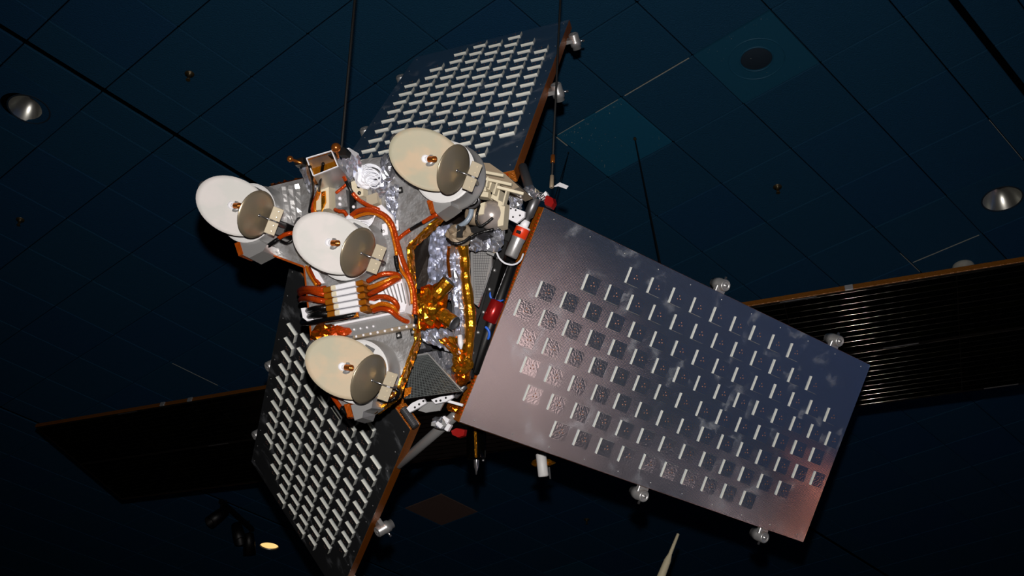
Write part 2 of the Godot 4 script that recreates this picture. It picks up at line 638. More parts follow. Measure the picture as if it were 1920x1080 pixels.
func hang(label, a, b, r, group = "wires the satellite hangs from"):
	var t = thing("suspension_cable", label, "cable", a, group)
	var st = start(true)
	rod(st, Vector3.ZERO, b - a, r, 10)
	done("wire", st, M.cable_black, t)
	var f = start(true)
	lathe(f, b - a, a - b, [Vector2(0, 0), Vector2(r * 2.2, 0), Vector2(r * 2.2, 0.01), Vector2(r * 1.3, 0.02), Vector2(r, 0.03)], 12)
	done("anchor", f, M.brass_dull, t)
	return t

func build_ceiling_things():
	downlight("unlit silver bowl downlight at the left edge of the ceiling", grid_at(-4.46, -4.42), 0.145, false)
	downlight("unlit silver bowl downlight at the right edge above the solar wing", grid_at(3.5, 4.5), 0.145, false)
	downlight("small glowing warm downlight beside the lower antenna panel", grid_at(-12.5, 5.5), 0.118, true, 6.0, 32.0)
	# lamps farther on, out of the frame: their pools on the carpet show in the mirror panel
	downlight("glowing downlight over the carpet to the right, beyond the frame", Vector3(6.6, CEIL_Y - 0.21, -1.8), 0.16, true, 250.0, 11.0)
	downlight("glowing downlight farther right, beyond the frame", Vector3(7.7, CEIL_Y - 0.21, -4.3), 0.16, true, 110.0, 4.8)
	downlight("glowing downlight over the orange display, beyond the frame", Vector3(8.4, CEIL_Y - 0.21, -5.9), 0.16, true, 300.0, 6.0)
	var pl = thing("display_plinth", "low display plinth with an orange board, beyond the right edge", "plinth", Vector3(9.0, 0, -6.0))
	var st = start()
	box(st, Vector3(0, 0.45, 0), Vector3.RIGHT, Vector3.UP, Vector3.BACK, Vector3(0.35, 0.45, 0.8), 0.01)
	done("base", st, M.plinth_dark, pl)
	st = start()
	box(st, Vector3(-0.1, 1.06, 0), Vector3(0.8, 0.6, 0), Vector3(-0.6, 0.8, 0), Vector3.BACK, Vector3(0.3, 0.02, 0.75), 0.005)
	done("board", st, M.plinth_orange, pl)
	sprinkler("brownish sprinkler head left of the upper antenna panel", grid_at(-2.5, -3.5))
	sprinkler("bronze sprinkler head above the long mirror panel", grid_at(1.5, 2.5))
	sprinkler("dim sprinkler head at the far left below the silver downlight", grid_at(-6.5, -3.4))
	sprinkler("dim sprinkler head under the mirror panel near the bottom", Vector3(0.984, 7.63, -13.0807))
	for q in [-1.5, -6.5]:
		var ww = thing("wall_washer", "blue-white wall lamp beyond the right edge, the one nearer the camera" if q > -3.0 else "blue-white wall lamp beyond the right edge, the one farther from the camera", "lamp", Vector3(7.2, CEIL_Y - 0.16, q))
		var aim = Vector3(9.5, 2.2, q) - ww.position
		var hd = start(true)
		lathe(hd, Vector3.ZERO, aim, [Vector2(0, -0.10), Vector2(0.09, -0.09), Vector2(0.10, 0.10), Vector2(0.09, 0.10), Vector2(0.085, 0.02)], 24)
		rod(hd, Vector3(0, 0.16, 0), Vector3(0, 0.05, 0), 0.015)
		done("housing", hd, M.black, ww)
		hd = start(true)
		lathe(hd, aim.normalized() * 0.03, aim, [Vector2(0.085, 0), Vector2(0.0, 0.01)], 24)
		done("lens", hd, M.lamp_cool, ww)
		var wl = SpotLight3D.new()
		wl.name = "lamp_light"
		wl.light_color = Color(0.66, 0.84, 1.0)
		wl.light_energy = 7.0
		wl.light_size = 0.08
		wl.spot_range = 40.0
		wl.spot_attenuation = 2.0
		wl.spot_angle = 42.0
		wl.shadow_enabled = true
		ww.add_child(wl)
		wl.look_at_from_position(ww.position + aim.normalized() * 0.12, Vector3(9.5, 2.2, q), Vector3.UP)
	# smoke detector
	var sd = thing("smoke_detector", "white round smoke detector half hidden by the solar wing", "detector", grid_at(2.5, 5.5))
	st = start(true)
	lathe(st, Vector3.ZERO, Vector3.DOWN, [Vector2(0.085, 0), Vector2(0.088, 0.012), Vector2(0.082, 0.03), Vector2(0.070, 0.034), Vector2(0.060, 0.05), Vector2(0.0, 0.054)], 32)
	done("housing", st, M.bare_white, sd)
	st = start(true)
	lathe(st, Vector3(0, -0.050, 0), Vector3.DOWN, [Vector2(0.030, 0), Vector2(0.030, 0.008), Vector2(0, 0.009)], 24)
	done("sensor_cap", st, M.bare_white, sd)
	# speaker
	var sp = thing("ceiling_speaker", "round dark speaker grille set in a lighter blue tile", "speaker", grid_at(2.5, 0.5))
	st = start(true)
	lathe(st, Vector3(0, 0.008, 0), Vector3.DOWN, [Vector2(0.105, 0), Vector2(0.095, 0.004), Vector2(0.0, 0.007)], 36)
	done("grille", st, M.speaker_dark, sp)
	st = start(true)
	lathe(st, Vector3.ZERO, Vector3.DOWN, [Vector2(0.192, 0), Vector2(0.190, 0.004), Vector2(0.184, 0.004), Vector2(0.182, 0)], 48)
	done("outer_ring", st, M.tile_speaker, sp)
	st = start(true)
	lathe(st, Vector3.ZERO, Vector3.DOWN, [Vector2(0.116, 0), Vector2(0.114, 0.005), Vector2(0.107, 0.005), Vector2(0.105, 0)], 48)
	done("inner_ring", st, M.tile_speaker, sp)
	# track lights, black on black
	var ta = Vector3(-3.2594, 7.63, -12.8461)
	var tb = Vector3(-3.0077, 7.63, -13.6301)
	var tk = thing("track_light", "black track spotlights hanging below the left solar wing", "lamp", ta)
	st = start()
	var drop = Vector3(0, -0.06, 0)
	bar(st, drop, tb - ta + drop, Vector3.UP, 0.05, 0.05, 0.004)
	for q in [0.15, 0.85]:
		rod(st, (tb - ta) * q, (tb - ta) * q + drop, 0.012)
	done("rail", st, M.black, tk)
	for q in [[0.05, Vector3(-0.5, -0.75, 0.35)], [0.6, Vector3(0.35, -0.85, 0.2)], [0.95, Vector3(0.1, -0.8, -0.5)]]:
		var p = (tb - ta) * q[0] + drop * 2.0
		st = start(true)
		rod(st, p + Vector3(0, 0.05, 0), p + Vector3(0, -0.10, 0), 0.012)
		lathe(st, p + Vector3(0, -0.10, 0), q[1], [Vector2(0, -0.10), Vector2(0.06, -0.09), Vector2(0.07, 0.0), Vector2(0.075, 0.16), Vector2(0.065, 0.16), Vector2(0.06, 0.02), Vector2(0, 0.01)], 20)
		done("spotlight_head", st, M.black, tk)
	# an inclined pale pole standing in the foreground
	var p0 = Vector3(-0.88, 0, -7.45)
	var p1 = Vector3(1.0064, 4.4926, -6.4107)
	var po = thing("inclined_pole", "slender cream pole leaning in from the bottom edge with a thin tip", "pole", p0)
	st = start(true)
	var ln = (p1 - p0).length()
	lathe(st, Vector3.ZERO, p1 - p0, [Vector2(0.0, 0.0), Vector2(0.024, 0.0), Vector2(0.024, ln - 0.30), Vector2(0.020, ln - 0.17), Vector2(0.011, ln - 0.13), Vector2(0.0085, ln - 0.004), Vector2(0.0, ln)], 20)
	done("shaft", st, M.spike_cream, po)
	st = start(true)
	lathe(st, Vector3.ZERO, Vector3.UP, [Vector2(0.0, 0.05), Vector2(0.10, 0.05), Vector2(0.16, 0.03), Vector2(0.17, 0.0)], 28)
	done("foot", st, M.dull_steel, po)
	# wires
	var S = sat.transform
	hang("black wire rising from the box with copper balls", S * Vector3(-0.1955, 0.4543, 0.3), Vector3(-0.7661, 7.63, -3.1612), 0.0055)
	var c2 = hang("black wire with a copper sleeve beside the upper antenna panel", S * Vector3(0.5407, 0.3175, 0.05), Vector3(0.1953, 7.63, -3.1734), 0.0045)
	var w2 = S * Vector3(0.5407, 0.3175, 0.05)
	var dir = (Vector3(0.1953, 7.63, -3.1734) - w2).normalized()
	st = start(true)
	rod(st, dir * 0.115, dir * 0.150, 0.0085)
	done("copper_sleeve", st, M.copper_ball, c2)
	st = start(true)
	rod(st, dir * 0.0, dir * 0.055, 0.008)
	done("end_fitting", st, M.tan, c2)
	st = start()
	slab(st, [Vector3(0.01, 0.005, 0), Vector3(0.03, 0.02, 0.005), Vector3(0.062, 0.0, 0.01), Vector3(0.055, -0.012, 0.01), Vector3(0.025, 0.004, 0.005)], Vector3(0, 0.001, 0.003))
	done("paper_tag", st, M.white_paint, c2)
	hang("black wire slanting down from the chipped tile behind the mirror panel", S * Vector3(0.4681, 0.2257, -3), grid_at(0.70, 0.64, CEIL_Y - 0.004), 0.0055)
	hang("thin short black wire beside the chipped tile", S * Vector3(0.358, 0.273, -0.5), grid_at(-0.05, 0.30, CEIL_Y - 0.02), 0.003)

# ==================================================================== the satellite
func radial(deg):
	return Vector3(cos(deg_to_rad(deg)), sin(deg_to_rad(deg)), 0)

# the three-sided outline of the body at height z: flats at the given distances, corners cut
func body_ring(flats, cut, z):
	var pts = []
	var degs = [-22.68, 97.32, -142.68]
	for k in [0, 1, 2]:
		var d = [degs[0], degs[1], degs[2]][k]
		var r = radial(d)
		var t = Vector3(-r.y, r.x, 0)
		var nxt = radial(d + 60.0)
		var prv = radial(d - 60.0)
		# where the flat meets the corner cut
		var s1 = (cut - flats[k] * r.dot(prv)) / t.dot(prv)
		var s2 = (cut - flats[k] * r.dot(nxt)) / t.dot(nxt)
		pts.append(r * flats[k] + t * s1 + Vector3(0, 0, z))
		pts.append(r * flats[k] + t * s2 + Vector3(0, 0, z))
	return pts

func build_satellite():
	sat = Node3D.new()
	sat.name = "communications_satellite"
	add_child(sat)
	sat.transform = Transform3D(Basis(Vector3(0.9524, -0.0952, 0.2896), Vector3(-0.0399, 0.9029, 0.428), Vector3(-0.3023, -0.4192, 0.8561)), Vector3(-0.3564, 4.2819, -3.7546))
	sat.set_meta("label", "silver and gold satellite with three flat antenna panels, hung from the dark ceiling")
	sat.set_meta("category", "satellite")
	build_body()
	var specs = [-22.68, 97.32, -142.68]
	for s in specs:
		build_panel(s, M.mirror_sheet, M.mirror_top)
	build_wings()
	dish_antenna(Vector3(-0.3904, 0.1579, 0.72), Vector3(-0.2918, 0.1178, 0.735), Vector3(-0.4015, 0.1625, 0.6), M.dish_white, [Vector3(-0.443, 0.0663, 0.5), Vector3(-0.3675, 0.0769, 0.5), Vector3(-0.3224, 0.0472, 0.5), Vector3(-0.3382, 0.0232, 0.5), Vector3(-0.3979, -0.0019, 0.5), Vector3(-0.4324, 0.0174, 0.5)], [Vector3(-0.4554, 0.0593, 0.5), Vector3(-0.4345, 0.0657, 0.5), Vector3(-0.4177, 0.0184, 0.5), Vector3(-0.4364, 0.0119, 0.5)])
	dish_antenna(Vector3(-0.0245, 0.0057, 0.72), Vector3(0.0819, -0.0341, 0.735), Vector3(-0.0232, 0.0084, 0.6), M.dish_white, [], [])
	dish_antenna(Vector3(0.3094, 0.2602, 0.72), Vector3(0.4065, 0.2143, 0.735), Vector3(0.3254, 0.2499, 0.6), M.dish_cream, [Vector3(0.27, 0.1579, 0.5), Vector3(0.3466, 0.1708, 0.5), Vector3(0.3507, 0.1372, 0.5), Vector3(0.3203, 0.1173, 0.5), Vector3(0.2937, 0.1044, 0.5), Vector3(0.2742, 0.1316, 0.5)], [Vector3(0.2585, 0.1587, 0.5), Vector3(0.2777, 0.1648, 0.5), Vector3(0.2897, 0.1157, 0.5), Vector3(0.2744, 0.1112, 0.5)])
	dish_antenna(Vector3(0.034, -0.4037, 0.72), Vector3(0.1284, -0.4455, 0.735), Vector3(0.0298, -0.4049, 0.6), M.dish_cream, [Vector3(-0.0051, -0.5104, 0.5), Vector3(0.0837, -0.4947, 0.5), Vector3(0.0804, -0.523, 0.5), Vector3(0.0499, -0.5401, 0.5), Vector3(0.0426, -0.5613, 0.5), Vector3(0.0118, -0.5678, 0.5)], [Vector3(-0.0246, -0.5099, 0.5), Vector3(-0.0032, -0.5068, 0.5), Vector3(0.0115, -0.5535, 0.5), Vector3(-0.008, -0.5531, 0.5)])
	build_harness()
	build_top_box()
	build_upper_cluster()
	build_right_face()
	build_lower_cluster()

func build_body():
	# long rear body under black blankets
	var st = start()
	slab(st, body_ring([0.28, 0.28, 0.28], 0.40, -3.3), Vector3(0, 0, 3.3))
	var body = done("bus_body", st, M.black_blanket, sat)
	st = start()
	slab(st, body_ring([0.34, 0.34, 0.34], 0.50, -3.06), Vector3(0, 0, 0.08))
	done("rear_frame", st, M.black, body)
	# front section
	st = start()
	slab(st, body_ring([0.13, 0.24, 0.17], 0.30, 0.0), Vector3(0, 0, 0.5))
	done("equipment_bay", st, M.rust_plate, sat)
	# amber walls on the two hidden sides
	st = start()
	for d in [[97.32, 0.26], [-142.68, 0.19]]:
		var r = radial(d[0])
		var t = Vector3(-r.y, r.x, 0)
		var c = r * d[1]
		foil(st, c - t * 0.30 + Vector3(0, 0, 0.49), c + t * 0.30 + Vector3(0, 0, 0.49), c + t * 0.30 + Vector3(0, 0, 0.02), c - t * 0.30 + Vector3(0, 0, 0.02), 14, 10, 0.006, 0.0, int(d[0]) + 300)
	done("amber_blanket", st, M.amber_foil, sat)
	# nadir deck: one notched plate
	st = start()
	slab(st, [Vector3(-0.371, 0.2751, 0.5), Vector3(-0.2499, 0.2928, 0.5), Vector3(-0.1797, 0.3027, 0.5), Vector3(0.0028, 0.3454, 0.5), Vector3(0.1622, 0.3507, 0.5), Vector3(0.319, 0.2621, 0.5), Vector3(0.3504, 0.1668, 0.5), Vector3(0.2743, 0.1242, 0.5), Vector3(0.1634, 0.028, 0.5), Vector3(0.1734, -0.116, 0.5), Vector3(0.1954, -0.2981, 0.5), Vector3(0.1218, -0.4778, 0.5), Vector3(0.0419, -0.5293, 0.5), Vector3(-0.0758, -0.5051, 0.5), Vector3(-0.1669, -0.3757, 0.5), Vector3(-0.1859, -0.2831, 0.5), Vector3(-0.2069, -0.1335, 0.5), Vector3(-0.2229, -0.0197, 0.5), Vector3(-0.3531, 0.0318, 0.5), Vector3(-0.443, 0.0663, 0.5), Vector3(-0.4858, 0.1702, 0.5)], Vector3(0, 0, 0.016))
	var deck = done("nadir_deck", st, M.brushed, sat)
	st = start()
	var run = [Vector3(0.2789, 0.1216, 0.502), Vector3(0.1662, 0.0237, 0.502), Vector3(0.1781, -0.1166, 0.502), Vector3(0.1981, -0.2984, 0.502), Vector3(0.1265, -0.4817, 0.502), Vector3(0.0506, -0.5331, 0.502)]
	for i in range(run.size() - 1):
		var far = run[i + 1] - run[i]
		var sd = far.cross(Vector3(0, 0, 1)).normalized() * 0.005
		var nseg = int(far.length() / 0.012) + 1
		for up in [0.018, -0.022]:
			foil(st, run[i] - sd + Vector3(0, 0, up), run[i + 1] - sd + Vector3(0, 0, up), run[i + 1] + sd + Vector3(0, 0, up), run[i] + sd + Vector3(0, 0, up), nseg, 2, 0.0020, 0.0, i + 90)
		for e in [-1.0, 1.0]:
			foil(st, run[i] + sd * e + Vector3(0, 0, 0.018), run[i + 1] + sd * e + Vector3(0, 0, 0.018), run[i + 1] + sd * e - Vector3(0, 0, 0.022), run[i] + sd * e - Vector3(0, 0, 0.022), nseg, 3, 0.0026, 0.0, i + 95)
	done("edge_tape", st, M.gold_foil, deck)
	st = start()
	run = [Vector3(-0.1859, -0.2831, 0.5), Vector3(-0.2069, -0.1335, 0.5), Vector3(-0.2228, -0.0235, 0.5), Vector3(-0.3509, 0.0278, 0.5), Vector3(-0.4428, 0.0624, 0.5)]
	for i in range(run.size() - 1):
		bar(st, run[i], run[i + 1], Vector3(0, 0, 1), 0.008, 0.034, 0.002)
	done("edge_tape", st, M.kapton, deck)
	st = start()
	foil(st, Vector3(-0.3715, 0.2889, 0.5), Vector3(-0.242, 0.3058, 0.5), Vector3(-0.2723, 0.3062, 0.44), Vector3(-0.4038, 0.2889, 0.44), 12, 3, 0.006, 0.0, 71)
	done("edge_tape", st, M.amber_foil, deck)
	# bolts on dark pads
	for q in [Vector3(0.1372, -0.2783, 0.518), Vector3(0.1887, -0.2696, 0.518), Vector3(0.1323, 0.2218, 0.518), Vector3(0.076, 0.0819, 0.518), Vector3(0.1209, 0.09, 0.518), Vector3(0.0087, -0.2567, 0.518), Vector3(0.0958, -0.2296, 0.518)]:
		st = start()
		box(st, q, Vector3(0.98, 0.2, 0), Vector3(-0.2, 0.98, 0), Vector3(0, 0, 1), Vector3(0.010, 0.011, 0.002), 0.001)
		var pad = done("bolt_pad", st, M.black, deck)
		st = start(true)
		lathe(st, q, Vector3(0, 0, 1), [Vector2(0.006, 0), Vector2(0.006, 0.005), Vector2(0.003, 0.008), Vector2(0, 0.008)], 12)
		done("bolt", st, M.aluminium, pad)
	# white labels with a black frame
	for q in [[Vector3(0.0704, 0.106, 0.52), Vector3(0.0881, 0.1104, 0.52), Vector3(0.0928, 0.0692, 0.52), Vector3(0.0732, 0.0667, 0.52)], [Vector3(0.1135, 0.1161, 0.52), Vector3(0.1291, 0.1169, 0.52), Vector3(0.1317, 0.0814, 0.52), Vector3(0.1161, 0.0787, 0.52)]]:
		st = start()
		slab(st, q, Vector3(0, 0, 0.003))
		done("white_pad", st, M.white_paint, deck)

# ---------------------------------------------------------------- antenna panels
func patch_mesh(top_m):
	# square radiator: mirror top, white edges with a joint line, three feed pins
	var a = 0.0325
	var h = 0.0082
	var mesh = ArrayMesh.new()
	var st = start()
	quad(st, Vector3(-a, -a, h), Vector3(a, -a, h), Vector3(a, a, h), Vector3(-a, a, h), Vector3.BACK)
	st.generate_normals()
	st.set_material(top_m)
	st.commit(mesh)
	st = start()
	var g = start()
	for k in 4:
		var n = [Vector3(-1, 0, 0), Vector3(1, 0, 0), Vector3(0, -1, 0), Vector3(0, 1, 0)][k]
		var t = Vector3(-n.y, n.x, 0)
		for lay in [[0.0004, h]]:
			var lo = Vector3(0, 0, lay[0])
			var hi = Vector3(0, 0, lay[1])
			quad(st, n * a - t * a + lo, n * a + t * a + lo, n * a + t * a + hi, n * a - t * a + hi, n)
		var b = a - 0.001
		quad(g, n * b - t * b, n * b + t * b, n * b + t * b + Vector3(0, 0, 0.0004), n * b - t * b + Vector3(0, 0, 0.0004), n)
	st.generate_normals()
	st.set_material(M.patch_edge)
	st.commit(mesh)
	g.generate_normals()
	g.set_material(M.patch_groove)
	g.commit(mesh)
	st = start(true)
	for p in [Vector3(0.004, 0.010, h), Vector3(-0.002, -0.004, h), Vector3(0.012, -0.001, h)]:
		lathe(st, p, Vector3.BACK, [Vector2(0.0032, 0), Vector2(0.0026, 0.0006), Vector2(0, 0.0009)], 8)
	st.generate_normals()
	st.set_material(M.copper_pin)
	st.commit(mesh)
	return mesh

func build_panel(deg, face_m, top_m):
	var r = radial(deg)
	var t = Vector3(-r.y, r.x, 0)
	var d = r * cos(TILT) - Vector3(0, 0, 1) * sin(TILT)
	var n = d.cross(t)
	# core, wrapped in amber tape at the edges
	var st = start()
	box(st, Vector3(PANEL_L * 0.5, 0, -PANEL_T * 0.5 - 0.0012), Vector3.RIGHT, Vector3.UP, Vector3.BACK, Vector3(PANEL_L * 0.5, PANEL_W * 0.5, PANEL_T * 0.5), 0.002)
	var p = done("antenna_panel", st, M.kapton_edge, sat)
	p.transform = Transform3D(Basis(d, t, n), r * HINGE_R)
	st = start()
	box(st, Vector3(PANEL_L * 0.5, 0, -0.0004), Vector3.RIGHT, Vector3.UP, Vector3.BACK, Vector3(PANEL_L * 0.5 - 0.001, PANEL_W * 0.5 - 0.001, 0.0008), 0.0004)
	done("face_sheet", st, face_m, p)
	# gold blanket on the back
	st = start()
	foil(st, Vector3(0.02, 0.41, -PANEL_T - 0.006), Vector3(PANEL_L - 0.02, 0.41, -PANEL_T - 0.006), Vector3(PANEL_L - 0.02, -0.41, -PANEL_T - 0.006), Vector3(0.02, -0.41, -PANEL_T - 0.006), 26, 12, 0.006, 0.0, 77)
	done("back_blanket", st, M.amber_foil, p)
	# rows of square radiators
	var mesh = patch_mesh(top_m)
	var rows = [[0.334, 0.4715, 9], [0.238, 0.2925, 12], [0.142, 0.1115, 15], [0.046, 0.0515, 16], [-0.048, 0.1115, 15], [-0.144, 0.1705, 15], [-0.240, 0.2290, 13], [-0.335, 0.4055, 10]]
	for row in rows:
		for k in row[2]:
			var o = part("radiator_patch", mesh, p)
			o.position = Vector3(row[1] + 0.1181 * k + 0.0325, row[0], 0.0)
	# a line of stitches along the hinge edge
	st = start()
	for k in 60:
		var y = -0.40 + 0.8 * k / 59.0
		box(st, Vector3(-0.001, y, -0.012), Vector3.RIGHT, Vector3.UP, Vector3.BACK, Vector3(0.003, 0.0032, 0.006), 0.001)
	var sti = done("stitching", st, M.orange_cable, p)
	sti.set_meta("kind", "stuff")
	# small rivets along the long edges
	st = start(true)
	for s in [-1, 1]:
		for k in 11:
			lathe(st, Vector3(0.06 + k * 0.18, s * 0.405, 0.0004), Vector3.BACK, [Vector2(0.003, 0), Vector2(0.002, 0.0015), Vector2(0, 0.002)], 8)
	var riv = done("rivets", st, M.aluminium, p)
	riv.set_meta("kind", "stuff")
	# hold-down fittings on the long edges
	for s in [-1, 1]:
		for u in [0.97, 1.70]:
			st = start()
			var c = Vector3(u, s * (PANEL_W * 0.5 + 0.012), -PANEL_T)
			box(st, c, Vector3.RIGHT, Vector3.UP, Vector3.BACK, Vector3(0.026, 0.018, 0.010), 0.002)
			var f = done("hold_down_fitting", st, M.aluminium, p)
			st = start(true)
			lathe(st, c + Vector3(0.0, s * 0.026, -0.050), Vector3.BACK, [Vector2(0, 0), Vector2(0.022, 0), Vector2(0.022, 0.016), Vector2(0.027, 0.018), Vector2(0.027, 0.044), Vector2(0.025, 0.046), Vector2(0.025, 0.078), Vector2(0.020, 0.083), Vector2(0.017, 0.078), Vector2(0.008, 0.075), Vector2(0.007, 0.083), Vector2(0, 0.084)], 22)
			done("release_cylinder", st, M.aluminium, f)
			st = start(true)
			rod(st, c + Vector3(0.026, s * 0.036, -0.02), c + Vector3(0.030, s * 0.068, -0.024), 0.006, 10)
			done("screw", st, M.chrome, f)
	if deg < 0.0 and deg > -90.0:
		return
	# support struts behind the two hinged panels
	return

# ---------------------------------------------------------------- solar wings
func build_wing(corner, dirx, diry, length, width, sgn):
	# corner: outer or inner upper corner; dirx along the wing; diry across it, away from the edge seen first
	var x = dirx.normalized()
	var y = diry.normalized()
	var n = x.cross(y).normalized()
	if n.dot(sat.transform.basis.inverse() * Vector3.DOWN) < 0.0:
		n = -n
	var b = Basis(x, n.cross(x), n)
	var f = 1.0 if b.y.dot(y) > 0.0 else -1.0
	var st = start()
	box(st, Vector3(length * 0.5, f * width * 0.5, -0.016), Vector3.RIGHT, Vector3.UP, Vector3.BACK, Vector3(length * 0.5, width * 0.5, 0.016), 0.002)
	var w = done("solar_wing", st, M.wing_edge, sat)
	w.transform = Transform3D(b, corner)
	st = start()
	box(st, Vector3(length * 0.5, f * width * 0.5, 0.001), Vector3.RIGHT, Vector3.UP, Vector3.BACK, Vector3(length * 0.5 - 0.006, width * 0.5 - 0.006, 0.001), 0.0003)
	done("backing", st, M.wing_base, w)
	var cols = 5
	var per = 11
	var cl = (length - 0.04) / cols
	var rowh = (width - 0.05) / (per * 2.0 + 0.5)
	var cs = start()
	box(cs, Vector3.ZERO, Vector3.RIGHT, Vector3.UP, Vector3.BACK, Vector3(cl * 0.5 - 0.0025, rowh * 0.5 - 0.0035, 0.0008), 0.0003)
	var m1 = ended(cs, M.cell)
	cs = start()
	box(cs, Vector3.ZERO, Vector3.RIGHT, Vector3.UP, Vector3.BACK, Vector3(cl * 0.5 - 0.0025, rowh * 0.5 - 0.0035, 0.0008), 0.0003)
	var m2 = ended(cs, M.cell_green)
	for r in per * 2:
		var yy = 0.022 + rowh * (r + 0.5) + (rowh * 0.5 if r >= per else 0.0)
		for c in cols:
			var o = part("cell_strip", m2 if (r * 3 + c * 5) % 4 == 0 else m1, w)
			o.position = Vector3(0.02 + cl * (c + 0.5), f * yy, 0.0026)
			o.rotation.x = (rng.randf() - 0.5) * 0.02
			o.rotation.y = (rng.randf() - 0.5) * 0.006
	# bright connecting wires between the rows
	for r in per * 2 + 1:
		var yy = 0.022 + rowh * r + (rowh * 0.5 if r >= per else 0.0)
		st = start(true)
		var segs = 60
		for k in segs:
			if (k * 7 + r * 3) % 9 == 0:
				continue
			var x0 = 0.025 + (length - 0.05) * k / segs
			var x1 = 0.025 + (length - 0.05) * (k + 0.82) / segs
			lathe(st, Vector3(x0, f * yy, 0.0032), Vector3.RIGHT, [Vector2(0.0009, 0), Vector2(0.0010, (x1 - x0) * 0.5), Vector2(0.0009, x1 - x0)], 6)
		done("bus_wire", st, M.wire, w)
	# silver clips on the near edge
	for q in [0.30, 0.36, 0.72, 0.93]:
		st = start()
		box(st, Vector3(length * (q if sgn > 0.0 else 1.0 - q), 0.0 - f * 0.002, -0.012), Vector3.RIGHT, Vector3.UP, Vector3.BACK, Vector3(0.022, 0.006, 0.017), 0.002)
		done("edge_clip", st, M.aluminium, w)
	for q in [[0.22, 0.0], [0.62, 0.0], [0.33, 0.5], [0.68, 0.5], [0.45, 1.0], [0.8, 1.0]]:
		st = start()
		box(st, Vector3(length * q[0], f * (0.014 + (width - 0.028) * q[1]), 0.0026), Vector3.RIGHT, Vector3.UP, Vector3.BACK, Vector3(0.10, 0.004, 0.0015), 0.0005)
		done("white_strip", st, M.dull_steel, w)
	return w

func build_wings():
	var wl = build_wing(Vector3(-5.0124, -0.2150, -4.1341), Vector3(0.98085, 0.0910, 0.17206), Vector3(0.1941, -0.5219, -0.8307), 4.584, 1.124, 1.0)
	var wr = build_wing(Vector3(0.2418, 0.1608, -2.4854), Vector3(0.99326, 0.11708, -0.00395), Vector3(0.0440, -0.4050, -0.9129), 4.6, 1.326, -1.0)
	for w in [wl, wr]:
		pass
	# booms from the body to the wings
	var st = start(true)
	rod(st, Vector3(0, 0, -3.2), Vector3(-0.45, -0.05, -3.75), 0.03)
	done("wing_boom", st, M.black, sat)
	st = start(true)
	rod(st, Vector3(0, 0, -3.0), Vector3(0.42, -0.05, -3.05), 0.03)
	done("wing_boom", st, M.black, sat)

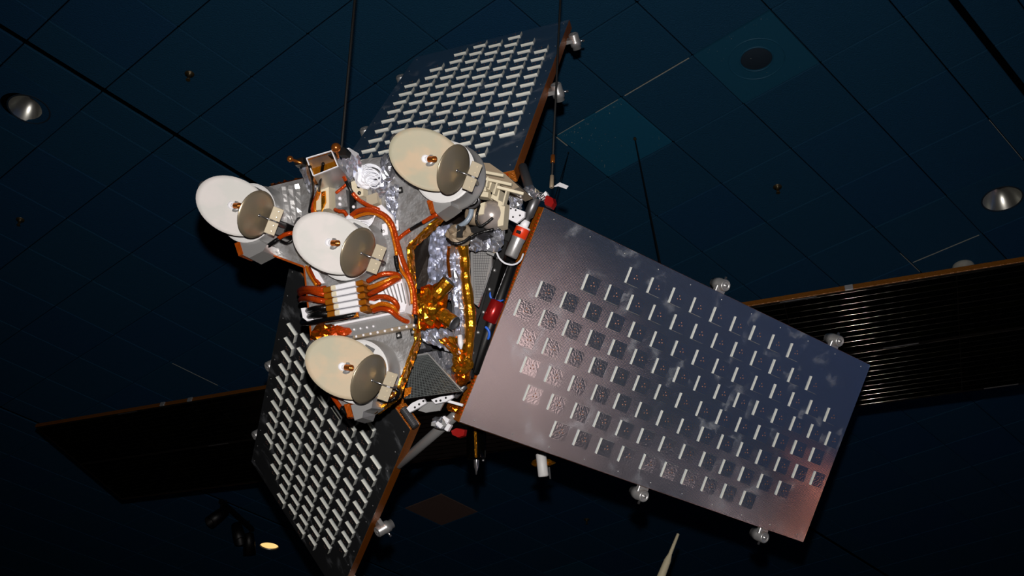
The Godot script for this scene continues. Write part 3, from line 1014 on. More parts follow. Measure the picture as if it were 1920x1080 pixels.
# ---------------------------------------------------------------- dish antennas
func dish_antenna(plate_c, sub_c, drum_c, m, foot, tab):
	var z = Vector3(0, 0, 1)
	var r = 0.104
	# drum
	var st = start(true)
	var base = Vector3(drum_c.x, drum_c.y, 0.516)
	var hh = drum_c.z - 0.516
	lathe(st, base, z, [Vector2(r + 0.012, 0.0), Vector2(r + 0.010, 0.012), Vector2(r, 0.016), Vector2(r, hh - 0.006)], 40)
	var d = done("dish_antenna", st, M.aluminium, sat)
	st = start()
	lathe(st, base, z, [Vector2(r, hh - 0.006), Vector2(r + 0.002, hh - 0.004), Vector2(r + 0.002, hh), Vector2(r - 0.004, hh + 0.003), Vector2(r - 0.05, hh + 0.003), Vector2(r - 0.05, hh - 0.002), Vector2(0, hh - 0.002)], 40)
	done("drum_cover", st, M.drum_white, d)
	# neck that carries the reflector
	st = start(true)
	rod(st, base + z * (hh - 0.002), plate_c - z * 0.004, 0.022)
	done("neck", st, M.aluminium, d)
	# elliptical, slightly hollow reflector
	var nrm = Vector3(0.4061, -0.1242, 0.9054)
	var mx = Vector3(0.827, -0.4482, -0.3394)
	mx = (mx - nrm * mx.dot(nrm)).normalized()
	var my = nrm.cross(mx)
	var ea = 0.1300
	var eb = 0.0945
	st = start(true)
	var prev = []
	for ring in 9:
		var q = float(ring) / 8.0
		var row = []
		for k in 48:
			var a = TAU * k / 48.0
			row.append(plate_c + mx * cos(a) * ea * q + my * sin(a) * eb * q + nrm * (q * q * 0.004 - 0.004))
		if ring > 0:
			for k in 48:
				var k2 = (k + 1) % 48
				if ring > 1:
					tri(st, prev[k], prev[k2], row[k2], nrm)
				tri(st, prev[k], row[k2], row[k], nrm)
		prev = row
	var back = []
	for k in 48:
		back.append(prev[k] - nrm * 0.005)
	for k in 48:
		var k2 = (k + 1) % 48
		quad(st, prev[k], prev[k2], back[k2], back[k], prev[k] - plate_c)
		tri(st, plate_c - nrm * 0.016, back[k], back[k2], -nrm)
	done("reflector", st, m, d)
	# dark stub behind the far edge
	st = start(true)
	rod(st, plate_c - mx * 0.090 - nrm * 0.030 + my * 0.012, plate_c - mx * 0.136 - nrm * 0.034 + my * 0.016, 0.016)
	done("edge_stub", st, M.dull_steel, d)
	# feed: white collar and a ribbed gold tube leaning to the right
	var fx = Vector3(0.9582, -0.1339, 0.253)
	st = start(true)
	lathe(st, plate_c - nrm * 0.005 - mx * 0.006, nrm, [Vector2(0.014, 0), Vector2(0.013, 0.004), Vector2(0.009, 0.006), Vector2(0.0, 0.006)], 20)
	rod(st, plate_c - nrm * 0.006 - mx * 0.004, plate_c - nrm * 0.006 - mx * 0.004 + fx * 0.012, 0.0095)
	done("feed_collar", st, M.white_paint, d)
	st = start(true)
	var fo = plate_c - nrm * 0.005 - mx * 0.002 + fx * 0.008
	lathe(st, fo, fx, [Vector2(0, 0), Vector2(0.0095, 0.0), Vector2(0.0105, 0.003), Vector2(0.0095, 0.007), Vector2(0.0105, 0.011), Vector2(0.0095, 0.015), Vector2(0.0105, 0.019), Vector2(0.0098, 0.028), Vector2(0.007, 0.028), Vector2(0.006, 0.012), Vector2(0, 0.012)], 18)
	done("feed_tube", st, M.copper_ball, d)
	# sub-reflector: a steep convex disc
	var sn = Vector3(0.9031, -0.3775, 0.2046)
	st = start(true)
	var prof = [Vector2(0, -0.004)]
	for k in 9:
		var q = k / 8.0
		prof.append(Vector2(0.082 * sqrt(q), -0.004 if k == 0 else -0.003))
	prof = [Vector2(0.0, -0.004), Vector2(0.081, -0.004), Vector2(0.0825, -0.002)]
	for k in 9:
		var q = 1.0 - k / 8.0
		prof.append(Vector2(0.082 * q, 0.014 * (1.0 - q * q)))
	lathe(st, sub_c, sn, prof, 44)
	done("sub_reflector", st, M.dish_back, d)
	st = start(true)
	var tip = sub_c + sn * 0.012
	lathe(st, tip, sn, [Vector2(0.006, 0), Vector2(0.005, 0.004), Vector2(0, 0.005)], 12)
	var tang = Vector3(0.8565, -0.3462, -0.3828)
	rod(st, tip, tip + tang * 0.050, 0.0022, 8)
	done("centre_rod", st, M.chrome, d)
	# two curved tabs side by side hold its edge
	var lng = Vector3(0.3931, 0.9182, 0.0491)
	for s in [0.5, -0.5]:
		st = start()
		var c0 = tip + tang * 0.050 + lng * (s * 0.049) + sn * 0.002
		var tn = Vector3(0.5984, -0.3005, 0.7427)
		var tx = (tang - tn * tang.dot(tn)).normalized()
		var ty = tn.cross(tx)
		box(st, c0, tx, ty, tn, Vector3(0.0175, 0.0220, 0.0022), 0.0012)
		box(st, c0 + tx * 0.0175 - tn * 0.010, tn, ty, -tx, Vector3(0.012, 0.0220, 0.0018), 0.0008)
		for h in [-0.5, 0.5]:
			lathe(st, c0 + tx * 0.006 + ty * (0.020 * h) + tn * 0.002, tn, [Vector2(0.0035, 0), Vector2(0.003, 0.002), Vector2(0, 0.0025)], 10)
		done("holder_tab", st, M.dish_tab, d)
	st = start()
	rod(st, tip + tang * 0.052 - z * 0.006, Vector3(tip.x, tip.y, base.z + hh) + tang * 0.020, 0.008)
	done("holder_post", st, M.dull_steel, d)
	# black label on the drum cover
	st = start()
	var lb = base + z * (hh + 0.004) + Vector3(0.5079, 0.8545, 0.1088) * (r - 0.022)
	box(st, lb, Vector3(0.8201, -0.4607, -0.3396), Vector3(0.4927, 0.8702, 0.0093), z, Vector3(0.017, 0.011, 0.001), 0.0004)
	done("label", st, M.black, d)
	if foot.size() > 0:
		st = start()
		slab(st, foot, Vector3(0, 0, 0.09), 0.006)
		done("foot", st, M.aluminium, d)
		st = start()
		slab(st, tab, Vector3(0, 0, 0.092), 0.001)
		done("foot_tape", st, M.kapton, d)

# ---------------------------------------------------------------- wiring in the middle of the deck
func cable(called, pts, r, m, lumps = 0.12):
	var st = start(true)
	tube(st, pts, r, 9, lumps, 5)
	return done(called, st, m, sat)

func build_harness():
	var z = Vector3(0, 0, 1)
	# block of five connector modules
	var lft = [Vector3(-0.0768, -0.1119, 0.575), Vector3(-0.0742, -0.133, 0.575), Vector3(-0.0697, -0.1542, 0.575), Vector3(-0.0652, -0.1754, 0.575), Vector3(-0.0607, -0.1965, 0.575), Vector3(-0.0562, -0.2184, 0.575)]
	var rgt = [Vector3(0.013, -0.0985, 0.575), Vector3(0.0155, -0.1204, 0.575), Vector3(0.0199, -0.1424, 0.575), Vector3(0.0243, -0.1643, 0.575), Vector3(0.0287, -0.1862, 0.575), Vector3(0.0331, -0.208, 0.575)]
	for i in 5:
		var a = (lft[i] + lft[i + 1]) * 0.5
		var b = (rgt[i] + rgt[i + 1]) * 0.5
		var hgt = (lft[i] - lft[i + 1]).length()
		var st = start()
		bar(st, a, b, z, hgt * 0.80, 0.07, 0.003)
		var mod = done("connector_module", st, M.white_paint, sat)
		var x = (b - a).normalized()
		st = start()
		bar(st, a - x * 0.030, a + x * 0.004, z, hgt * 0.86, 0.060, 0.003)
		done("plug", st, M.gold_plug, mod)
		st = start()
		bar(st, b - x * 0.002, b + x * 0.026, z, hgt * 0.80, 0.058, 0.005)
		done("plug", st, M.gold_plug, mod)
		st = start()
		bar(st, a + x * 0.003 + z * 0.034, a + x * 0.020 + z * 0.034, z, hgt * 0.72, 0.006, 0.001)
		done("clamp_plate", st, M.cream, mod)
	# cables on the left of the block
	cable("orange_cable", [Vector3(-0.1014, -0.1178, 0.585), Vector3(-0.1326, -0.1188, 0.59), Vector3(-0.1766, -0.1113, 0.57), Vector3(-0.2366, -0.1001, 0.5), Vector3(-0.286, -0.0898, 0.42)], 0.0105, M.orange_cable)
	cable("orange_cable", [Vector3(-0.0968, -0.1399, 0.585), Vector3(-0.1302, -0.1317, 0.59), Vector3(-0.1749, -0.1179, 0.565), Vector3(-0.2415, -0.1076, 0.49), Vector3(-0.2835, -0.1015, 0.42)], 0.0105, M.orange_cable)
	cable("orange_cable", [Vector3(-0.0923, -0.162, 0.585), Vector3(-0.1255, -0.1575, 0.59), Vector3(-0.1675, -0.1467, 0.57), Vector3(-0.2366, -0.1304, 0.49), Vector3(-0.2807, -0.1208, 0.42)], 0.0105, M.orange_cable)
	cable("black_cable", [Vector3(-0.0877, -0.1822, 0.585), Vector3(-0.1183, -0.1841, 0.595), Vector3(-0.1623, -0.1836, 0.57), Vector3(-0.2217, -0.1814, 0.5), Vector3(-0.2725, -0.1785, 0.42)], 0.0095, M.black_cable)
	cable("black_cable", [Vector3(-0.0832, -0.2042, 0.585), Vector3(-0.1137, -0.206, 0.595), Vector3(-0.1537, -0.2041, 0.57), Vector3(-0.2169, -0.2021, 0.5), Vector3(-0.2698, -0.1976, 0.42)], 0.0095, M.black_cable)
	cable("black_cable", [Vector3(0.0174, -0.2128, 0.6), Vector3(-0.0202, -0.2215, 0.61), Vector3(-0.0754, -0.2248, 0.6), Vector3(-0.1283, -0.2268, 0.58), Vector3(-0.188, -0.2258, 0.54), Vector3(-0.2542, -0.2102, 0.45)], 0.0085, M.black_cable)
	cable("amber_cable", [Vector3(0.0252, -0.215, 0.6), Vector3(0.0021, -0.2175, 0.6), Vector3(-0.0211, -0.2182, 0.6)], 0.0085, M.amber_cable)
	# cables on the right of the block
	cable("orange_cable", [Vector3(0.0505, -0.1005, 0.585), Vector3(0.0839, -0.0905, 0.6), Vector3(0.1181, -0.0816, 0.6), Vector3(0.1479, -0.0815, 0.58), Vector3(0.1467, -0.0851, 0.54)], 0.0088, M.orange_cable)
	cable("amber_cable", [Vector3(0.053, -0.1241, 0.585), Vector3(0.0905, -0.1205, 0.605), Vector3(0.1268, -0.109, 0.61), Vector3(0.1523, -0.0943, 0.59), Vector3(0.151, -0.0907, 0.55)], 0.0088, M.amber_cable)
	cable("orange_cable", [Vector3(0.0554, -0.1459, 0.585), Vector3(0.0931, -0.1394, 0.61), Vector3(0.1292, -0.1243, 0.615), Vector3(0.1529, -0.1069, 0.6), Vector3(0.1513, -0.0961, 0.56)], 0.0088, M.orange_cable)
	cable("orange_cable", [Vector3(0.0597, -0.1659, 0.585), Vector3(0.093, -0.1592, 0.6), Vector3(0.1278, -0.1626, 0.61), Vector3(0.1545, -0.1746, 0.61), Vector3(0.1639, -0.1912, 0.6), Vector3(0.154, -0.2072, 0.58)], 0.0088, M.orange_cable)
	cable("amber_cable", [Vector3(0.0641, -0.1894, 0.585), Vector3(0.1011, -0.1828, 0.6), Vector3(0.13, -0.1868, 0.605), Vector3(0.1546, -0.1996, 0.6), Vector3(0.1537, -0.2128, 0.57)], 0.0080, M.amber_cable)
	cable("orange_cable", [Vector3(0.072, -0.2024, 0.585), Vector3(0.1091, -0.1992, 0.6), Vector3(0.1396, -0.2078, 0.6), Vector3(0.1581, -0.2252, 0.58), Vector3(0.1766, -0.2374, 0.56), Vector3(0.1873, -0.2372, 0.53)], 0.0080, M.orange_cable)
	cable("white_cable", [Vector3(0.0621, -0.1722, 0.59), Vector3(0.0849, -0.1781, 0.598), Vector3(0.1047, -0.1723, 0.6)], 0.0065, M.white_cable, 0.05)
	# main trunk down the right side of the deck
	cable("orange_cable", [Vector3(-0.0345, 0.3099, 0.66), Vector3(-0.0375, 0.2878, 0.64), Vector3(-0.0364, 0.267, 0.62), Vector3(-0.0334, 0.2496, 0.6)], 0.0068, M.orange_cable)
	cable("black_cable", [Vector3(-0.0355, 0.2535, 0.6), Vector3(-0.0303, 0.232, 0.58), Vector3(-0.0205, 0.2112, 0.57)], 0.0062, M.black_cable)
	cable("orange_cable", [Vector3(-0.0205, 0.2112, 0.57), Vector3(-0.0027, 0.1899, 0.56), Vector3(0.0294, 0.1688, 0.56), Vector3(0.0572, 0.1556, 0.56), Vector3(0.0726, 0.1494, 0.55)], 0.0075, M.orange_cable)
	cable("orange_cable", [Vector3(-0.0318, 0.1382, 0.55), Vector3(-0.0057, 0.149, 0.56), Vector3(0.0304, 0.1496, 0.57), Vector3(0.0658, 0.1415, 0.57), Vector3(0.0952, 0.1276, 0.565), Vector3(0.1168, 0.105, 0.56), Vector3(0.1288, 0.0777, 0.555), Vector3(0.1371, 0.0477, 0.555), Vector3(0.1474, 0.0123, 0.555), Vector3(0.1636, -0.0343, 0.555), Vector3(0.1835, -0.0807, 0.555), Vector3(0.1974, -0.1257, 0.55), Vector3(0.2057, -0.1711, 0.55), Vector3(0.2064, -0.2159, 0.55)], 0.0085, M.orange_cable)
	cable("amber_cable", [Vector3(-0.0217, 0.13, 0.55), Vector3(0.0144, 0.1363, 0.56), Vector3(0.0559, 0.1359, 0.565), Vector3(0.0914, 0.1186, 0.565), Vector3(0.1132, 0.0924, 0.56), Vector3(0.1233, 0.0597, 0.555), Vector3(0.1337, 0.0186, 0.555), Vector3(0.1423, -0.0257, 0.555), Vector3(0.1584, -0.0639, 0.56), Vector3(0.182, -0.0978, 0.56), Vector3(0.1939, -0.1354, 0.555), Vector3(0.1964, -0.1796, 0.55)], 0.0062, M.amber_cable)
	cable("orange_cable", [Vector3(0.1369, 0.0425, 0.545), Vector3(0.1599, 0.0583, 0.55), Vector3(0.1866, 0.0749, 0.55)], 0.0070, M.orange_cable)
	cable("black_cable", [Vector3(0.1847, 0.0732, 0.55), Vector3(0.2115, 0.0849, 0.555), Vector3(0.2382, 0.0948, 0.56)], 0.0066, M.black_cable)
	cable("orange_cable", [Vector3(0.2344, 0.0932, 0.56), Vector3(0.2629, 0.1035, 0.57), Vector3(0.2931, 0.1118, 0.58)], 0.0070, M.orange_cable)
	cable("black_cable", [Vector3(0.1384, -0.0155, 0.56), Vector3(0.1427, -0.0413, 0.56), Vector3(0.1508, -0.0671, 0.56)], 0.0080, M.black_cable)
	cable("black_cable", [Vector3(0.2063, -0.2123, 0.55), Vector3(0.2103, -0.2268, 0.55), Vector3(0.2047, -0.2429, 0.54)], 0.0060, M.black_cable)
	cable("amber_cable", [Vector3(-0.2255, -0.0044, 0.5), Vector3(-0.2041, -0.0396, 0.52), Vector3(-0.1768, -0.0709, 0.54), Vector3(-0.155, -0.0961, 0.55)], 0.0075, M.amber_cable)
	cable("orange_cable", [Vector3(-0.2109, -0.0129, 0.5), Vector3(-0.1867, -0.0462, 0.53), Vector3(-0.1596, -0.0773, 0.55), Vector3(-0.1381, -0.0969, 0.56)], 0.0062, M.orange_cable)
	# ribbons of white tape along the trunk
	for q in [[Vector3(0.0623, 0.1625, 0.545), Vector3(0.0799, 0.1686, 0.545), Vector3(0.1217, 0.1284, 0.545), Vector3(0.1366, 0.0609, 0.545), Vector3(0.1231, 0.0544, 0.545), Vector3(0.1064, 0.1147, 0.545)], [Vector3(-0.1796, -0.0325, 0.545), Vector3(-0.1636, -0.0297, 0.545), Vector3(-0.1215, -0.0933, 0.545), Vector3(-0.1455, -0.0958, 0.545)], [Vector3(0.1279, 0.0064, 0.545), Vector3(0.1414, 0.0092, 0.545), Vector3(0.1636, -0.0506, 0.545), Vector3(0.1522, -0.059, 0.545)]]:
		var st = start()
		slab(st, q, Vector3(0, 0, 0.010), 0.002)
		done("white_tape", st, M.white_paint, sat)
	# white loop wires behind the middle dish
	for k in 5:
		cable("white_wire", [Vector3(-0.0482, 0.1443, 0.545) + Vector3(0, -0.004 * k, 0.004 * k), Vector3(-0.0135, 0.1219, 0.55) + Vector3(0.003 * k, -0.007 * k, 0.004 * k), Vector3(0.0301, 0.117, 0.55) + Vector3(0.004 * k, -0.005 * k, 0.004 * k), Vector3(0.0651, 0.135, 0.55) + Vector3(0, 0.003 * k, 0.003 * k)], 0.0022, M.white_cable, 0.0)
	# white ribbed housing right of the block
	var st = start()
	slab(st, [Vector3(0.0514, -0.0994, 0.516), Vector3(0.1639, -0.0872, 0.516), Vector3(0.1801, -0.1336, 0.516), Vector3(0.1885, -0.1829, 0.516), Vector3(0.1775, -0.2131, 0.516), Vector3(0.1507, -0.2191, 0.516), Vector3(0.1234, -0.1998, 0.516), Vector3(0.1112, -0.1665, 0.516), Vector3(0.0759, -0.1538, 0.516)], Vector3(0, 0, 0.045), 0.008)
	var hs = done("white_housing", st, M.white_paint, sat)
	for i in 7:
		st = start()
		bar(st, Vector3(0.0915, -0.1169, 0.563).lerp(Vector3(0.1757, -0.1088, 0.563), i / 6.0), Vector3(0.1115, -0.1559, 0.563).lerp(Vector3(0.1922, -0.185, 0.563), i / 6.0), z, 0.004, 0.006, 0.001)
		done("rib", st, M.aluminium, hs)
	# riveted beam below the block
	st = start()
	slab(st, [Vector3(-0.1052, -0.2425, 0.516), Vector3(-0.0361, -0.2308, 0.516), Vector3(0.1774, -0.2059, 0.516), Vector3(0.1969, -0.2284, 0.516), Vector3(0.1952, -0.2463, 0.516), Vector3(-0.0269, -0.2805, 0.516), Vector3(-0.0745, -0.2749, 0.516)], Vector3(0, 0, 0.035), 0.004)
	var beam = done("riveted_beam", st, M.aluminium, sat)
	st = start()
	bar(st, Vector3(-0.0182, -0.2815, 0.535), Vector3(0.2029, -0.2511, 0.535), z, 0.014, 0.03, 0.002)
	done("flange", st, M.tan, beam)
	st = start(true)
	for k in 9:
		lathe(st, Vector3(-0.0029, -0.2806, 0.5515).lerp(Vector3(0.2038, -0.2516, 0.5515), k / 8.0), z, [Vector2(0.0045, 0), Vector2(0.004, 0.003), Vector2(0, 0.004)], 10)
	for k in 6:
		lathe(st, Vector3(-0.0575, -0.2623, 0.553).lerp(Vector3(0.0591, -0.2492, 0.553), k / 5.0), z, [Vector2(0.004, 0), Vector2(0.0035, 0.003), Vector2(0, 0.004)], 10)
	var rv = done("rivets", st, M.white_paint, beam)
	rv.set_meta("kind", "stuff")
	st = start()
	bar(st, Vector3(-0.0783, -0.2406, 0.56), Vector3(0.1723, -0.2033, 0.56), z, 0.008, 0.014, 0.002)
	done("rail", st, M.white_paint, beam)
	# tangle of amber foil left of the beam
	st = start()
	lump(st, Vector3(-0.1238, -0.2601, 0.53), Vector3(0.055, 0.030, 0.04), 14, 9, 0.5, 5)
	done("crumpled_foil", st, M.amber_foil, sat)
	st = start()
	lump(st, Vector3(-0.0648, -0.2616, 0.55), Vector3(0.040, 0.022, 0.025), 12, 8, 0.5, 6)
	done("crumpled_foil", st, M.orange_cable, sat)
	st = start()
	slab(st, [Vector3(-0.22, -0.1703, 0.5), Vector3(-0.2018, -0.1674, 0.5), Vector3(-0.1885, -0.2015, 0.5), Vector3(-0.1638, -0.2156, 0.5), Vector3(-0.1836, -0.2277, 0.5), Vector3(-0.2127, -0.2079, 0.5)], Vector3(0, 0, 0.04), 0.004)
	done("white_clip", st, M.white_paint, sat)
	# cable to the lower dish
	cable("orange_cable", [Vector3(-0.1164, -0.4645, 0.5), Vector3(-0.0864, -0.4921, 0.52), Vector3(-0.0613, -0.5184, 0.53)], 0.008, M.orange_cable)
	cable("black_cable", [Vector3(-0.0634, -0.5148, 0.53), Vector3(-0.0453, -0.533, 0.53), Vector3(-0.0295, -0.544, 0.53)], 0.008, M.black_cable)
	cable("orange_cable", [Vector3(-0.0373, -0.5421, 0.53), Vector3(-0.0179, -0.5443, 0.53), Vector3(-0.0005, -0.5411, 0.53)], 0.009, M.orange_cable)
	cable("black_cable", [Vector3(0.0894, -0.498, 0.54), Vector3(0.1203, -0.4995, 0.55), Vector3(0.1428, -0.4878, 0.55), Vector3(0.1498, -0.4749, 0.54)], 0.006, M.black_cable)
	cable("black_cable", [Vector3(0.1164, -0.4704, 0.56), Vector3(0.1431, -0.4598, 0.57), Vector3(0.158, -0.4715, 0.56), Vector3(0.1429, -0.4931, 0.55)], 0.006, M.black_cable)
	st = start(true)
	lathe(st, Vector3(0.1392, -0.4763, 0.56), Vector3(-0.4657, -0.6886, 0.5558), [Vector2(0, 0), Vector2(0.011, 0), Vector2(0.009, 0.01), Vector2(0.002, 0.03), Vector2(0, 0.03)], 14)
	done("copper_cone", st, M.copper_ball, sat)
	# cables to the left dish
	cable("orange_cable", [Vector3(-0.3909, 0.0223, 0.56), Vector3(-0.361, 0.0336, 0.57), Vector3(-0.3367, 0.0453, 0.57)], 0.0085, M.orange_cable)
	cable("black_cable", [Vector3(-0.3407, 0.0436, 0.57), Vector3(-0.3138, 0.056, 0.575), Vector3(-0.2897, 0.0695, 0.575)], 0.0080, M.black_cable)
	cable("orange_cable", [Vector3(-0.2938, 0.0698, 0.575), Vector3(-0.2671, 0.0801, 0.58), Vector3(-0.2454, 0.0854, 0.575), Vector3(-0.2461, 0.0852, 0.55)], 0.0080, M.orange_cable)
	cable("black_cable", [Vector3(-0.2934, 0.0635, 0.56), Vector3(-0.2658, 0.0531, 0.565), Vector3(-0.2483, 0.0643, 0.56), Vector3(-0.2502, 0.0854, 0.55)], 0.0055, M.black_cable)
	st = start()
	box(st, Vector3(-0.283, 0.1017, 0.555), Vector3(0.8954, -0.2965, -0.3323), Vector3(0.337, 0.9389, 0.0703), z, Vector3(0.018, 0.026, 0.03), 0.003)
	done("black_connector", st, M.black, sat)
	# silver folds on the deck
	st = start()
	foil(st, Vector3(-0.3251, 0.2639, 0.53), Vector3(-0.2463, 0.2713, 0.53), Vector3(-0.229, 0.1263, 0.53), Vector3(-0.2953, 0.1347, 0.53), 6, 10, 0.003, 0.003, 8)
	done("silver_sheet", st, M.aluminium, sat)
	st = start()
	foil(st, Vector3(0.0759, 0.2338, 0.525), Vector3(0.1348, 0.2424, 0.525), Vector3(0.1216, 0.1033, 0.525), Vector3(0.086, 0.1244, 0.525), 7, 10, 0.005, 0.004, 9)
	done("silver_sheet", st, M.silver_foil, sat)

# ---------------------------------------------------------------- the open box with the copper balls
func build_top_box():
	var z = Vector3(0, 0, 1)
	var rim = [Vector3(-0.1105, 0.2942, 0.74), Vector3(-0.0199, 0.3119, 0.74), Vector3(0.0047, 0.2572, 0.74), Vector3(-0.0832, 0.2318, 0.74)]
	var bot = [Vector3(-0.1811, 0.2949, 0.53), Vector3(-0.0719, 0.3205, 0.53), Vector3(-0.0422, 0.2646, 0.53), Vector3(-0.1506, 0.2312, 0.53)]
	var st = start()
	for i in 4:
		var j = (i + 1) % 4
		var out = (rim[i] + rim[j]) * 0.5 - (rim[0] + rim[2]) * 0.5
		quad(st, rim[i], rim[j], bot[j], bot[i], out)
	quad(st, bot[0], bot[1], bot[2], bot[3], -z)
	var b = done("open_box", st, M.aluminium, sat)
	st = start()
	var cc = (rim[0] + rim[2]) * 0.5
	var inner = []
	var low = []
	for i in 4:
		inner.append(rim[i].lerp(cc, 0.04) - z * 0.002)
		low.append(bot[i].lerp((bot[0] + bot[2]) * 0.5, 0.04) + z * 0.09)
	for i in 4:
		var j = (i + 1) % 4
		quad(st, inner[i], inner[j], low[j], low[i], cc - inner[i])
	quad(st, low[0], low[1], low[2], low[3], z)
	done("gold_lining", st, M.gold_foil, b)
	st = start()
	for i in 4:
		bar(st, rim[i], rim[(i + 1) % 4], z, 0.0032, 0.008, 0.001)
	done("rim", st, M.white_paint, b)
	st = start()
	bar(st, Vector3(-0.1486, 0.2463, 0.56), Vector3(-0.0445, 0.2703, 0.56), z, 0.02, 0.03, 0.002)
	done("front_flange", st, M.aluminium, b)
	# copper balls on stems
	for q in [[Vector3(0.0001, 0.3182, 0.75), 0.0165, Vector3(-0.0057, 0.2926, 0.72)], [Vector3(-0.1926, 0.3105, 0.7), 0.0110, Vector3(-0.1535, 0.2951, 0.69)]]:
		st = start(true)
		ball(st, q[0], q[1], 20)
		var bl = done("copper_ball", st, M.copper_ball, sat)
		st = start(true)
		rod(st, q[0], q[2], 0.005, 10)
		done("stem", st, M.copper_ball, bl)
	for q in [[Vector3(-0.1892, 0.3101, 0.66), Vector3(-0.1475, 0.3178, 0.66), Vector3(-0.1446, 0.2914, 0.66), Vector3(-0.1804, 0.2869, 0.66)], [Vector3(-0.0122, 0.3244, 0.7), Vector3(0.0187, 0.3272, 0.7), Vector3(0.0327, 0.3113, 0.7), Vector3(0.0273, 0.2953, 0.7), Vector3(0.0002, 0.2958, 0.7)], [Vector3(-0.0548, 0.3228, 0.68), Vector3(-0.0313, 0.3226, 0.68), Vector3(-0.0288, 0.302, 0.68), Vector3(-0.0484, 0.3037, 0.68)]]:
		st = start()
		slab(st, q, Vector3(0, 0, 0.03), 0.003)
		done("black_bracket", st, M.black, sat)
	st = start()
	foil(st, Vector3(-0.1804, 0.2869, 0.66), Vector3(-0.1406, 0.291, 0.66), Vector3(-0.162, 0.2334, 0.54), Vector3(-0.2029, 0.2327, 0.54), 5, 9, 0.005, 0.004, 21)
	done("silver_skirt", st, M.silver_foil, sat)
	st = start()
	foil(st, Vector3(-0.0152, 0.2953, 0.7), Vector3(0.0433, 0.3161, 0.66), Vector3(0.0064, 0.2657, 0.54), Vector3(-0.0777, 0.2611, 0.54), 9, 8, 0.006, 0.005, 22)
	done("silver_skirt", st, M.silver_foil, sat)
	st = start()
	slab(st, [Vector3(-0.0285, 0.3467, 0.56), Vector3(-0.0047, 0.3522, 0.56), Vector3(-0.0053, 0.2954, 0.56), Vector3(-0.0251, 0.2895, 0.56)], Vector3(0, 0, 0.08), 0.002)
	done("white_post", st, M.white_paint, sat)
	# black cables in front of the box
	cable("black_cable", [Vector3(-0.0953, 0.2642, 0.745), Vector3(-0.1064, 0.2489, 0.71), Vector3(-0.1318, 0.2315, 0.65), Vector3(-0.1612, 0.2171, 0.59), Vector3(-0.1864, 0.1947, 0.55), Vector3(-0.2016, 0.1663, 0.53)], 0.0056, M.black_cable)
	cable("black_cable", [Vector3(-0.0471, 0.2711, 0.745), Vector3(-0.0694, 0.2495, 0.71), Vector3(-0.104, 0.2311, 0.65), Vector3(-0.1322, 0.2199, 0.6)], 0.0052, M.black_cable)
	cable("amber_cable", [Vector3(-0.1322, 0.2199, 0.6), Vector3(-0.1545, 0.2026, 0.57), Vector3(-0.1718, 0.1822, 0.55), Vector3(-0.172, 0.1618, 0.54)], 0.0072, M.amber_cable)
	cable("orange_cable", [Vector3(-0.141, 0.2155, 0.59), Vector3(-0.1674, 0.1985, 0.56), Vector3(-0.1797, 0.1752, 0.55), Vector3(-0.1821, 0.1588, 0.54)], 0.0065, M.orange_cable)
	cable("orange_cable", [Vector3(-0.048, 0.2479, 0.56), Vector3(-0.0676, 0.2324, 0.56), Vector3(-0.0872, 0.2189, 0.56)], 0.0055, M.orange_cable)
	cable("orange_cable", [Vector3(-0.0945, 0.1633, 0.55), Vector3(-0.0734, 0.1538, 0.56), Vector3(-0.0554, 0.1507, 0.56), Vector3(-0.0498, 0.1395, 0.55)], 0.0070, M.orange_cable)
	# coil of white wire and crumpled foil
	for k in 9:
		var c = Vector3(0.0558, 0.2644, 0.58) + Vector3(0.0035 * (k % 3), -0.006 * k + 0.022, 0.004 * (k % 4))
		var pts = []
		for i in 13:
			var a = TAU * i / 12.0 + k * 0.7
			pts.append(c + Vector3(0.9026, -0.2757, -0.3307) * cos(a) * (0.030 - 0.001 * k) + Vector3(0.4392, 0.6897, 0.5756) * sin(a) * (0.018 + 0.001 * (k % 3)))
		cable("white_wire", pts, 0.0021, M.white_cable, 0.0)
	st = start()
	lump(st, Vector3(0.0191, 0.2708, 0.56), Vector3(0.034, 0.045, 0.03), 14, 10, 0.3, 11)
	done("crumpled_foil", st, M.white_cable, sat)
	st = start()
	lump(st, Vector3(0.0992, 0.2932, 0.55), Vector3(0.026, 0.05, 0.035), 14, 10, 0.35, 12)
	done("crumpled_foil", st, M.silver_foil, sat)
	st = start()
	lump(st, Vector3(0.0622, 0.2336, 0.53), Vector3(0.032, 0.035, 0.02), 12, 8, 0.4, 13)
	done("crumpled_foil", st, M.silver_foil, sat)
	# cream blocks
	st = start()
	slab(st, [Vector3(-0.1578, 0.2438, 0.52), Vector3(-0.109, 0.2477, 0.52), Vector3(-0.1046, 0.1616, 0.52), Vector3(-0.1573, 0.1578, 0.52)], Vector3(0, 0, 0.05), 0.003)
	var cr = done("cream_block", st, M.cream, sat)
	st = start()
	slab(st, [Vector3(-0.1339, 0.2232, 0.572), Vector3(-0.1199, 0.2259, 0.572), Vector3(-0.1166, 0.1842, 0.572), Vector3(-0.1317, 0.1515, 0.572)], Vector3(0, 0, 0.008), 0.002)
	done("yellow_wedge", st, M.gold_foil, cr)
	st = start()
	slab(st, [Vector3(-0.0365, 0.2572, 0.52), Vector3(-0.0106, 0.2647, 0.52), Vector3(0.014, 0.2399, 0.52), Vector3(0.0149, 0.202, 0.52), Vector3(-0.009, 0.1963, 0.52), Vector3(-0.0317, 0.2245, 0.52)], Vector3(0, 0, 0.035), 0.003)
	var cb = done("cream_block", st, M.cream, sat)
	for q in [Vector3(-0.0037, 0.236, 0.556), Vector3(-0.0011, 0.2132, 0.556)]:
		st = start(true)
		lathe(st, q, z, [Vector2(0.0065, 0.0), Vector2(0.0065, 0.003), Vector2(0.004, 0.003), Vector2(0.0, -0.003)], 14)
		done("socket", st, M.black, cb)
	st = start()
